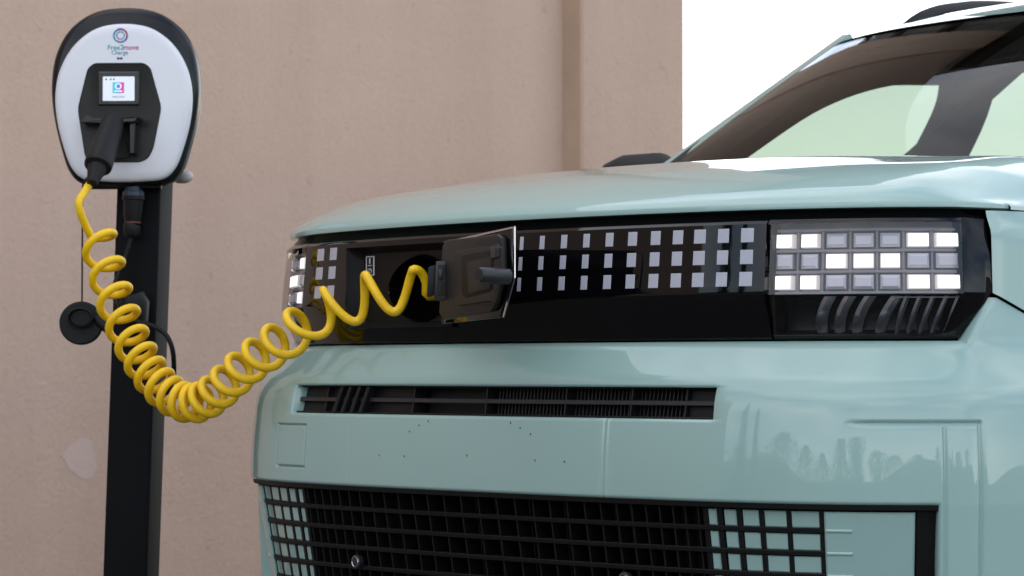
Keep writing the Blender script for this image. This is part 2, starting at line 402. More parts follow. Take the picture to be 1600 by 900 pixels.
for (a0, c0, a1, c1, hw, dp) in GRO:
    dx, dz = a1 - a0, c1 - c0; LL = dx * dx + dz * dz
    t = np.clip(((SG - a0) * dx + (ZG - c0) * dz) / LL, 0, 1); d = np.hypot(SG - a0 - t * dx, ZG - c0 - t * dz)
    EX = np.where(np.abs(dp) * np.exp(-(d / hw) ** 2) > np.abs(EX), dp * np.exp(-(d / hw) ** 2), EX)
# rounded lip round the openings
def lip(dist, r=.005): q = np.clip(1 - dist / r, 0, 1); return .0035 * q * q
dslot = np.maximum(np.maximum(SL0 - SG, SG - SL1), np.maximum(SZ0 - ZG, ZG - SZ1)); EX += np.where(dslot >= 0, lip(dslot), 0)
dgr = np.maximum(np.abs(SG) - GE, ZG - .543); EX += np.where(dgr >= 0, lip(dgr), 0)
dtop = zt[:, None] - ZG; EX += lip(dtop, .008) * np.where(np.abs(SS)[:, None] > s_corner, .5, 1.6)
pl = [plan(s) for s in SS]; PX = np.array([q[0] for q in pl]); NX = np.array([q[1] for q in pl])
OF = off_bumper(SG, ZG) + EX
BP = np.dstack([PX[:, None, 0] + NX[:, None, 0] * OF, PX[:, None, 1] + NX[:, None, 1] * OF, ZG])
bm = bmesh.new(); V = [[bm.verts.new(BP[i, j]) for j in range(rows)] for i in range(len(SS))]
for i in range(len(SS) - 1):
    sm = (SS[i] + SS[i + 1]) / 2
    for j in range(rows - 1):
        zm = (ZG[i, j] + ZG[i, j + 1]) / 2
        if j < len(ZF) - 1:
            if SL0 < sm < SL1 and SZ0 < zm < SZ1: continue
            if abs(sm) < GE and zm < .543: continue
        bm.faces.new((V[i][j], V[i + 1][j], V[i + 1][j + 1], V[i][j + 1]))
bmesh.ops.delete(bm, geom=[v for v in bm.verts if not v.link_faces], context='VERTS')
be = [e for e in bm.edges if e.is_boundary]
ex = bmesh.ops.extrude_edge_only(bm, edges=be)
for v in [q for q in ex['geom'] if isinstance(q, bmesh.types.BMVert)]:
    k = np.argmin((PX[:, 0] - v.co.x) ** 2 + (PX[:, 1] - v.co.y) ** 2); v.co.x += NX[k, 0] * .028; v.co.y += NX[k, 1] * .028
bmesh.ops.recalc_face_normals(bm, faces=bm.faces)
me = bpy.data.meshes.new('bumper'); bm.to_mesh(me); bm.free()
bumper = cp(link('bumper', me, 'paint', None, 50))
# plate screw holes
for px, py in [(593, 711), (632, 712.5), (640, 674), (655, 664.5), (669.5, 658), (798, 660.5), (813, 668.5), (829, 678), (730, 711), (836, 719), (882, 721)]:
    s, z = hit(px, py, off_bumper); p = P(s, z, off_bumper, -.0003); pb_ = P(s, z, off_bumper, .004)
    v, f = tube_geo([pb_, p], [.0016, .0016], 10); cp(mesh('screw_hole', v, f, 'screwhole'), bumper)
    v = []; f = []
    for k in range(12):
        a = 2 * math.pi * k / 12
        for rr_, e in ((.0017, -.0005), (.0024, -.0003)): v.append(P(s + rr_ * math.cos(a), z + rr_ * math.sin(a), off_bumper, e))
    for k in range(12): f.append((2 * k, 2 * k + 1, 2 * ((k + 1) % 12) + 1, 2 * ((k + 1) % 12)))
    cp(mesh('hole_rim', v, f, 'paint'), bumper)

# ---- dark structure behind the nose panels
bk = [[P(s, z, off_bumper, .115 if z < .79 else .15) for z in (.2, .4, .6, .75, .80, .90, .955)] for s in np.linspace(-SMAX + .03, SMAX - .03, 60)]
cp(grid('nose_backing', bk, 'cavity', None))

# ---- air slot
slot = cp(empty('air_slot')); slot.location = (0, 0, 0)
def sbar(name, s0, s1, z0, z1, e0, e1, m, parent, off=off_bumper, ns=None, **k):
    return slab(name, s0, s1, z0, z1, off, e0, e1, m, parent, ns=ns or max(2, int(abs(s1 - s0) / .04) + 2), nz_=2, inset=k.pop('inset', .0008), **k)
sbar('backing', SL0 - .01, SL1 + .01, SZ0 - .012, SZ1 + .012, .050, .056, 'cavity', slot)
zm = (SZ0 + SZ1) / 2
sbar('centre_bar', SL0 - .004, SL1 + .004, zm - .0035, zm + .0035, .014, .026, 'hinge', slot)
sbar('top_frame', SL0 - .004, SL1 + .004, SZ1 - .0025, SZ1 + .008, .010, .03, 'plastic', slot)
sbar('bottom_frame', SL0 - .004, SL1 + .004, SZ0 - .008, SZ0 + .003, .010, .03, 'plastic', slot)
x555, x640, xmid = hs(565, 628, off_bumper), hs(634, 628, off_bumper), hs(750, 630, off_bumper)
x1060 = hs(1063, 632, off_bumper)
sbar('blank_panel', SL0 - .002, x640, SZ0 - .002, SZ1 + .002, .022, .028, 'plastic', slot)
sbar('blank_panel', x1060, SL1 + .002, SZ0 - .002, SZ1 + .002, .022, .028, 'plastic', slot)
for px in (498, 635, 749, 873, 976, 1062):
    s = hs(px, 630, off_bumper); sbar('divider', s - .0012, s + .0012, SZ0 + .001, SZ1 - .001, .013, .04, 'grey_plastic', slot)
for px in (519, 532, 546, 560):                      # the four slanted bars
    s = hs(px, 628, off_bumper); slab('slanted_bar', s - .0045, s + .0045, SZ0 + .002, SZ1 - .002, off_bumper, .004, .03, 'grey_plastic', slot, ns=2, nz_=2, shear=.014, inset=.0015)
for q in np.arange(xmid + .006, x1060 - .004, .0078):
    sbar('fin', q - .0011, q + .0011, SZ0 + .002, SZ1 - .002, .034, .052, 'fin', slot, ns=2, inset=.0003)

# ---- lower grille
gr = cp(empty('lower_grille')); gr.location = (0, 0, 0)
GP = .0322; gz0 = .5335                                # pitch of rows, top of first tile row
gb = [s for s in [hs(px, 830, off_grille) for px in (750, 779, 807, 835, 861, 888, 915, 940, 965, 988, 1010, 1031, 1052, 1071, 1091)]]
tiles = [(hs(a, 812, off_grille), hs(b, 812, off_grille)) for a, b in ((1104.5, 1117), (1129, 1148), (1158, 1184), (1192, 1228), (1234, 1279))]
pan = (hs(1288, 840, off_grille), hs(1428, 840, off_grille))
SH = 0.0
rowsn = 6
zrow = [gz0 - k * GP for k in range(rowsn + 1)]
def lat(name, s0, s1, z0, z1, e0, e1, m, **k): return slab(name, s0, s1, z0, z1, off_grille, e0, e1, m, gr, ns=max(2, int(abs(s1 - s0) / .03) + 2), nz_=2, inset=k.pop('inset', .001), **k)
lat('top_frame', -GE - .006, GE + .006, gz0 + .0015, .552, -.008, .03, 'plastic', )
for sg in (1, -1):
    a, b = sorted((sg * (pan[1] + .003), sg * (GE + .006)))
    lat('end_frame', a, b, .30, gz0 + .0012, .010, .05, 'plastic')
vb = []
mid = [ (tiles[i][1] + tiles[i + 1][0]) / 2 for i in range(4)]
half_b = gb[1:] + [(gb[-1] + tiles[0][0]) / 2 + .004] + mid + [(tiles[4][1] + pan[0]) / 2]
allb = sorted(set([gb[0] * .3] + half_b + [-q + .0 for q in half_b]))
for q in allb:
    wb = .0016 if abs(q) < tiles[0][0] - .006 else .0042
    lat('vertical_bar', q - wb, q + wb, .34, gz0 + .001, .0025, .03, 'plastic')
for k in range(1, rowsn + 1):
    z = gz0 - k * GP + .0035
    for sg_ in (0,):
        lat('horizontal_bar', -pan[0] + .001, pan[0] - .001, z - .0037, z + .0037, .0005, .03, 'plastic')
for sg in (1, -1):
    for k in range(rowsn):
        for a, b in tiles:
            a2, b2 = sorted((sg * a, sg * b))
            slab('grille_tile', a2, b2, gz0 - (k + 1) * GP + .0075, gz0 - k * GP - .001, off_grille, .0035, .009, 'paint', gr, ns=3, nz_=3, inset=.0016)
    a2, b2 = sorted((sg * pan[0], sg * pan[1]))
    o = slab('end_panel', a2, b2, .345, gz0 - .001, off_grille, -.003, .03, 'paint', gr, ns=10, nz_=4, inset=.003)
    for k in range(1, 5):
        z = gz0 - k * GP + .004; a3, b3 = sorted((sg * (pan[0] + .002), sg * (pan[0] + .042)))
        slab('panel_rib', a3, b3, z - .003, z + .0025, off_grille, -.0048, 0, 'paint', gr, ns=3, nz_=2, inset=.0018)
# radiator fins behind
for q in np.arange(-.50, .52, .0155):
    lat('radiator_fin', q - .0016, q + .0016, .34, .54, .042, .06, 'fin', inset=.0003)
for sg in (1, -1):                                     # blanking plates beside the radiator
    a2, b2 = sorted((sg * hs(1052, 830, off_grille), sg * (GE)))
    lat('blank_panel', a2, b2, .33, .545, .022, .027, 'plastic')
lat('blank_panel', -.50, -.20, .33, .545, .024, .029, 'plastic')
for px, py in ((557, 877), (975, 905)):
    s, z = hit(px, py, off_grille, -.004); c = P(s, z, off_grille, .003); c2 = P(s, z, off_grille, -.006)
    v, f = tube_geo([c, c2 - (c2 - c) * .12, c2], [.0115, .0115, .010], 24); sn = cp(mesh('parking_sensor', v, f, 'hinge', None, smooth=40), gr)
    ring_ = []
    dirn = Vector(c2 - c).normalized(); sx = Vector((-dirn.y, dirn.x, 0)).normalized(); sz_ = dirn.cross(sx)
    pts = [Vector(c2) + dirn * .0004 + (sx * math.cos(a) + sz_ * math.sin(a)) * .0082 for a in np.linspace(0, 2 * math.pi, 33)]
    cp(tube('sensor_ring', pts, .0008, 'chrome', None, 6), sn)
# lower lip of the front end
lp = [[P(s, z, off_bumper, e) for z, e in ((.345, .035), (.338, .005), (.31, -.005), (.24, .0), (.20, .03))] for s in np.linspace(-GE - .002, GE + .002, 50)]
cp(grid('lower_lip', lp, 'plastic', None))

# ---- hood
E_OFF = .036; HZE = .9695
def hood_edge(x):                                    # y of the front edge at x
    q = full + nin * (E_OFF + sweep(sl_))[:, None]; return np.interp(x, q[:, 0], q[:, 1])
XH = .778
edge = np.array([[x, hood_edge(x)] for x in np.linspace(-XH, XH, 300)])
def ztop(df, x): 
    return np.interp(df, [0, .004, .012, .03, .08, .15, .3, .5, .9, 1.2], [0, .006, .0135, .024, .045, .063, .080, .087, .090, .092])
HU = np.sign(np.linspace(-1, 1, 141)) * (1 - (1 - np.abs(np.linspace(-1, 1, 141))) ** 1.7) * XH
def cowl_y(x): return 1.02 + .06 * (x / .75) ** 2
hv = np.r_[0, .002, .006, .012, .02, .03, .045, .065, .09, .12, np.linspace(.16, 1, 30)]
HP = []
for x in HU:
    y0 = hood_edge(x); y1 = cowl_y(x); r = []
    for v_ in hv:
        y = y0 + (y1 - y0) * v_
        dfe = np.min(np.hypot(edge[:, 0] - x, edge[:, 1] - y)) if abs(x) > .6 else (y - y0)
        dfe = min(dfe, y - y0)
        ds = XH - abs(x)
        # rear part of the side edge: quick roll over the shoulder
        gs = np.clip(ds / .12, 0, 1); gside = (1 - (1 - gs) ** 2.4) ** .75
        zf = ztop(y - y0 if abs(x) < .55 else dfe + (y - y0 - dfe) * (.0 if ds < .001 else 1) * gside, x)
        z = HZE + zf * max(gside, 0.0 if y - y0 > .0 else 0)
        z += .010 * smooth01(.03, .3, y - y0) * (1 - (x / XH) ** 2)
        z += .012 * smooth01(.12, .5, y - y0) * (1 - smooth01(.28, .62, abs(x)))
        r.append((x, y, z))
    HP.append(r)
HP = np.array(HP)
# fold the edge under: lip
lip1 = HP[:, :1].copy(); lip1[:, :, 2] -= .006; lip1[:, :, 1] += .001
lip2 = HP[:, :1].copy(); lip2[:, :, 2] -= .008; lip2[:, :, 1] += .03
hood = cp(grid('hood', np.concatenate([lip2, lip1, HP], 1), 'paint', None, 60))
# hood side skirts
for sg, i in ((1, -1), (-1, 0)):
    e = HP[i]; q = [[tuple(p), (p[0] + sg * .004, p[1], p[2] - .004), (p[0] + sg * .004, p[1], p[2] - .008), (p[0] - sg * .03, p[1], p[2] - .010)] for p in e]
    cp(grid('hood_edge', q, 'paint', None), hood)
# cowl behind the hood
cw = [[(x, cowl_y(x) - .01, HP[70][-1][2] - .035), (x, cowl_y(x) + .10, HP[70][-1][2] - .035)] for x in np.linspace(-.78, .78, 30)]
cp(grid('cowl', cw, 'plastic', None))

# ---- fender corners
for sg in (1, -1):
    q = []
    for s in np.linspace(s_corner + .0015, SMAX - .005, 30):
        z0 = float(ztop_b(np.array(s))) + .003
        col = []
        for k in range(14):
            t = k / 13; z = z0 + (HZE - .010 - z0) * t
            e = .005 + .004 * t + .012 * smooth01(.7, 1, t) + .004 * max(0, 1 - (s - s_corner) / .006)
            p = P(sg * s, z, lambda a, b: .014 + sweep(a), e); col.append(p)
        top = P(sg * s, HZE - .0095, lambda a, b: sweep(a), .075); col.append(top)
        q.append(col)
    q = np.array(q)
    q = np.concatenate([q[:1] + np.array([-sg * .02, .03, 0]) * 1.0, q], 0)
    cp(grid('fender', q, 'paint', None, 60))

# ---- black front panel between the lamps
s_p0, s_p1 = -s_lampL0 + .0015, s_lampL0 - .0025
RZ0, RZ1 = .800, .934
s_r0, s_r1 = hs(541, 450, off_band), hs(706, 450, off_band)
bs = axis(s_p0, s_p1, .02, [], exact=(s_r0, s_r1)); bzs = np.array([Z_BOT, .790, RZ0, .82, Z_CR - .003, Z_CR + .003, .86, .90, RZ1, Z_CH - .0025, Z_CH + .0015, Z_TOP])
BPn = np.array([[P(s, z, off_band) for z in bzs] for s in bs])
bm = bmesh.new(); V = [[bm.verts.new(BPn[i, j]) for j in range(len(bzs))] for i in range(len(bs))]
for i in range(len(bs) - 1):
    for j in range(len(bzs) - 1):
        if s_r0 < (bs[i] + bs[i + 1]) / 2 < s_r1 and RZ0 < (bzs[j] + bzs[j + 1]) / 2 < RZ1: continue
        bm.faces.new((V[i][j], V[i + 1][j], V[i + 1][j + 1], V[i][j + 1]))
be = [e for e in bm.edges if e.is_boundary]; ex = bmesh.ops.extrude_edge_only(bm, edges=be)
for v in [q for q in ex['geom'] if isinstance(q, bmesh.types.BMVert)]: v.co.y += .012
bmesh.ops.recalc_face_normals(bm, faces=bm.faces)
me = bpy.data.meshes.new('front_panel'); bm.to_mesh(me); bm.free()
panel = cp(link('front_panel', me, 'gloss', None, 25))
# printed light squares
cols = [(811, 816.6), (842, 849.5), (875.3, 884.7), (910, 920), (945, 957), (980, 994), (1015.5, 1030.6), (1050, 1066), (1083.3, 1101.4), (1120.5, 1137.8), (1156.7, 1176.7)]
zr = [(hz(1166, 379, off_band), hz(1166, 356.5, off_band)), (hz(1166, 413, off_band), hz(1166, 390, off_band)), (hz(1166, 447.5, off_band), hz(1166, 425, off_band))]
zl = [(hz(813, 390.5, off_band), hz(813, 370, off_band)), (hz(813, 422.5, off_band), hz(813, 402, off_band)), (hz(813, 455, off_band), hz(813, 434, off_band))]
zr = [((a[0] + b[0]) / 2, (a[1] + b[1]) / 2) for a, b in zip(zr, zl)]
for a, b in cols:
    for z0, z1 in zr:
        s0, s1 = hs(a, 400, off_band), hs(b, 400, off_band)
        slab('light_square', s0, s1, z0, z1, off_band, -.0004, .001, 'pixel', panel, ns=2, nz_=2, inset=.0004)
for a, b in ((495, 505), (514.5, 525)):
    for z0, z1 in zr:
        s0, s1 = hs(a, 410, off_band), hs(b, 410, off_band)
        slab('light_square', s0, s1, z0, z1, off_band, -.0004, .001, 'pixel', panel, ns=2, nz_=2, inset=.0004)

# ---- charging recess
rec = cp(empty('charging_recess')); rec.location = (0, 0, 0)
RD = .018
def RP(u, v_, d):                                     # u,v in 0..1 over the opening, d = depth behind the panel
    s = s_r0 + (s_r1 - s_r0) * u; z = RZ0 + (RZ1 - RZ0) * v_; b = P(s_r0, .842, off_band); c = P(s_r1, .842, off_band)
    q = b + (c - b) * u; return np.array([q[0], q[1] + d + .006, z])
def rrect(n_, r_u, r_v, m=0.0):                       # rounded rectangle in uv
    o = []
    for (cu, cv, a0) in ((1 - m - r_u, 1 - m - r_v, 0), (m + r_u, 1 - m - r_v, 90), (m + r_u, m + r_v, 180), (1 - m - r_u, m + r_v, 270)):
        for k in range(n_): a = R(a0 + 90 * k / (n_ - 1)); o.append((cu + r_u * math.cos(a), cv + r_v * math.sin(a)))
    return o
o1 = [(max(0, min(1, (p[0] - .5) * 1.06 + .5)), max(0, min(1, (p[1] - .5) * 1.06 + .5))) for p in rrect(9, .02, .03)]
o2 = rrect(9, .045, .09, .02); o3 = rrect(9, .05, .10, .055); o4 = rrect(9, .05, .10, .075)
nn_ = len(o1); v = [RP(*p, -.004) for p in o1] + [RP(*p, .006) for p in o2] + [RP(*p, .012) for p in o3] + [RP(*p, RD) for p in o4]; f = []
for lv in range(3):
    for k in range(nn_): f.append((lv * nn_ + k, lv * nn_ + (k + 1) % nn_, (lv + 1) * nn_ + (k + 1) % nn_, (lv + 1) * nn_ + k))
cp(mesh('recess_wall', v, f, 'recess', None, smooth=35), rec)
# back plate with the round inlet hole
hc = (.63, .475); hr = (.275, .40)
ang = [math.atan2((p[1] - hc[1]), (p[0] - hc[0])) for p in o4]
v = [RP(*p, RD) for p in o4]; m = 48; NI = 72
inner = [(hc[0] + hr[0] * math.cos(a) * (1 + .10 * math.cos(2 * a)), hc[1] + hr[1] * math.sin(a)) for a in np.linspace(0, 2 * math.pi, NI, endpoint=False)]
bm = bmesh.new(); ov = [bm.verts.new(q) for q in v]; iv = [bm.verts.new(RP(*p, RD)) for p in inner]
ee = [bm.edges.new((ov[k], ov[(k + 1) % nn_])) for k in range(nn_)] + [bm.edges.new((iv[k], iv[(k + 1) % NI])) for k in range(NI)]
bmesh.ops.triangle_fill(bm, edges=ee, use_beauty=True)
for q in [q for q in bm.faces if sum(1 for w_ in q.verts if w_ in iv) == len(q.verts)]: bm.faces.remove(q)
me = bpy.data.meshes.new('recess_back'); bm.to_mesh(me); bm.free(); cp(link('recess_back', me, 'recess'), rec)
v = [RP(*p, RD - .004) for p in inner] + [RP((p[0] - hc[0]) * .965 + hc[0], (p[1] - hc[1]) * .965 + hc[1], RD - .006) for p in inner] + [RP((p[0] - hc[0]) * .93 + hc[0], (p[1] - hc[1]) * .93 + hc[1], RD) for p in inner] + [RP((p[0] - hc[0]) * .88 + hc[0], (p[1] - hc[1]) * .88 + hc[1], RD + .07) for p in inner]
v += [RP((p[0] - hc[0]) * 1.03 + hc[0], (p[1] - hc[1]) * 1.03 + hc[1], RD + .0004) for p in inner]
f = [(lv * NI + k, lv * NI + (k + 1) % NI, (lv + 1) * NI + (k + 1) % NI, (lv + 1) * NI + k) for lv in range(3) for k in range(NI)]
f += [(4 * NI + k, 4 * NI + (k + 1) % NI, (k + 1) % NI, k) for k in range(NI)] + [tuple(3 * NI + k for k in range(NI))]
cp(mesh('inlet_well', v, f, 'gloss', None, smooth=35), rec)
ic = RP(hc[0] + .08, hc[1] - .05, RD + .05)
cp(tube('inlet_socket', [ic + np.array([0, .02, 0]), ic + np.array([0, -.012, 0])], .026, 'plastic', None, 24), rec)
# sticker
def uv_of(px, py, d):
    b = RP(0, 0, d); c = RP(1, 0, d); dr = ray(px, py); e = (c - b)[:2]; w_ = (CAM - b)[:2]
    A = np.array([[e[0], -dr[0]], [e[1], -dr[1]]]); u, t = np.linalg.solve(A, w_); z = CAMZ + dr[2] * t
    return u, (z - RZ0) / (RZ1 - RZ0)
u0, v0 = uv_of(572, 431, RD); u1, v1 = uv_of(585, 400, RD)
def plate(name, ua, ub, va, vb, d, m, parent, th=.0006):
    q = [RP(a, b, dd) for dd in (d, d - th) for a, b in ((ua, va), (ub, va), (ub, vb), (ua, vb))]
    return cp(mesh(name, q, CF, m), parent)
st = plate('sticker', u0, u1, v0, v1, RD, 'sticker', rec)
du, dv = (u1 - u0), (v1 - v0)
plate('sticker_field', u0 + .12 * du, u1 - .12 * du, v0 + .05 * dv, v1 - .05 * dv, RD - .0006, 'cavity', st, .0003)
def sm_tube(name, uvs, r_, m, parent, d): return cp(tube(name, [RP(a, b, d) for a, b in uvs], r_, m, None, 6), parent)
circ = [(u0 + du * (.5 + .24 * math.cos(a)), v0 + dv * (.24 + .11 * math.sin(a))) for a in np.linspace(0, 2 * math.pi, 20)]
sm_tube('sticker_mark', circ, .0006, 'sticker', st, RD - .0012)
sm_tube('sticker_mark', [(u0 + du * .34, v0 + dv * .16), (u0 + du * .66, v0 + dv * .32)], .0006, 'sticker', st, RD - .0012)
sm_tube('sticker_mark', [(u0 + du * .5, v0 + dv * .62), (u0 + du * .5, v0 + dv * .90)], .0016, 'sticker', st, RD - .0008)
sm_tube('sticker_mark', [(u0 + du * .28, v0 + dv * .52), (u0 + du * .72, v0 + dv * .52)], .0008, 'sticker', st, RD - .0010)

# ---- open flap: hinged at the right of the recess, swung out over the panel
flap = cp(empty('charging_flap')); flap.location = (0, 0, 0)
hp = at(694, 440, 4.455)
FB = R(19.0)
fu = np.array([math.cos(FB), -math.sin(FB), 0]); fn = np.array([-math.sin(FB) , -math.cos(FB), 0])   # along flap, towards the viewer (inner side)
# inner face looks to the car's right/front
def FP(u, z, n_): return np.array([hp[0], hp[1], 0]) + fu * u + fn * n_ + np.array([0, 0, z])
def flap_px(px, py, n_=0.0):
    d = ray(px, py); o = np.array([hp[0], hp[1]]) + fn[:2] * n_
    A = np.array([[fu[0], -d[0]], [fu[1], -d[1]]]); u, t = np.linalg.solve(A, CAM[:2] - o); return u, CAMZ + d[2] * t
def flap_plate(name, pts, n0, n1, m, parent, bevel=None):
    q = [flap_px(a, b, n0) for a, b in pts]; k = len(q)
    v = [FP(u, z, n0) for u, z in q] + [FP(u, z, n1) for u, z in q]
    f = [tuple(range(k)), tuple(range(2 * k - 1, k - 1, -1))] + [(i, (i + 1) % k, k + (i + 1) % k, k + i) for i in range(k)]
    return cp(mesh(name, v, f, m, None, bevel=bevel), parent)
flap_plate('outer_skin', [(697, 378), (805, 354), (805, 434), (788, 496), (696, 507)], -.010, -.003, 'gloss', flap, .0012)
flap_plate('edge_trim', [(697, 377), (805.5, 353.5), (805.5, 356), (697, 380.5)], -.0028, -.0012, 'chrome', flap)
flap_plate('edge_trim', [(803.4, 357), (805.5, 356), (805.5, 434), (788.5, 496.5), (787, 494), (803.4, 433)], -.0028, -.0010, 'chrome', flap)
lin = flap_plate('inner_liner', [(700, 384), (706, 375), (786, 366), (793, 372), (794, 430), (782, 478), (776, 487), (702, 500), (695, 490)], -.0025, .008, 'liner', flap, .003)
flap_plate('liner_rim', [(712, 400), (718, 391), (770, 384), (780, 381), (788, 388), (788, 440), (779, 474), (770, 470), (720, 478), (712, 470)], .0078, .0125, 'liner', flap, .0015)
flap_plate('liner_dish', [(722, 402), (728, 398), (768, 391), (772, 396), (770, 452), (764, 457), (728, 466), (722, 460)], .0124, .0130, 'recess', flap, .0002)
flap_plate('dish_floor', [(730, 410), (768, 400), (766, 450), (732, 458)], .0129, .0135, 'liner', flap, .0002)
flap_plate('catch', [(773, 386), (784, 384), (785, 402), (774, 405)], .008, .016, 'hinge', flap, .002)
for k in range(3): flap_plate('catch_groove', [(775 + 3 * k, 389 - .6 * k), (776.2 + 3 * k, 388.8 - .6 * k), (775.2 + 3 * k, 396), (774.2 + 3 * k, 396.2)], .016, .0163, 'cavity', flap)
# locking peg
ua, za = flap_px(779, 432, .02); pa = FP(ua, za, .006); pbk = at(748, 429.5, np.dot(pa - CAM, DV) - .035)
dirp = Vector(pbk - pa).normalized()
v, f = tube_geo([pa, Vector(pa) + (Vector(pbk) - Vector(pa)) * .92, pbk], [.0120, .0115, .0100], 20); peg = cp(mesh('locking_peg', v, f, 'hinge', None, smooth=40), flap)
v, f = tube_geo([Vector(pbk) - dirp * .002, Vector(pbk) + dirp * .0004], [.008, .008], 16); cp(mesh('peg_hole', v, f, 'cavity'), peg)
# hinge block
hk = empty('hinge'); cp(hk, flap)
def hinge_plate(name, pts, Z0, Z1, m, bevel=None):
    k = len(pts); v = [at(a, b, Z0) for a, b in pts]; vb_ = [q + DV * (Z1 - Z0) for q in v]; v = v + vb_
    f = [tuple(range(k)), tuple(range(2 * k - 1, k - 1, -1))] + [(i, (i + 1) % k, k + (i + 1) % k, k + i) for i in range(k)]
    return cp(mesh(name, v, f, m, None, bevel=bevel), hk)
hinge_plate('knuckle', [(681, 408), (716, 407), (715, 470), (678, 469)], 4.43, 4.452, 'hinge', .0022)
hinge_plate('knuckle_slot', [(684, 414), (696, 413), (694, 461), (682, 462)], 4.4290, 4.434, 'cavity', .0006)
hinge_plate('spring', [(685, 421), (692, 420.5), (691, 436), (685, 437)], 4.4265, 4.432, 'hinge', .001)
hinge_plate('arm', [(669, 417), (681, 414), (680, 460), (667, 464)], 4.437, 4.47, 'grey_plastic', .002)
hinge_plate('arm_foot', [(672, 424), (690, 420), (690, 456), (672, 458)], 4.465, 4.60, 'grey_plastic', .002)

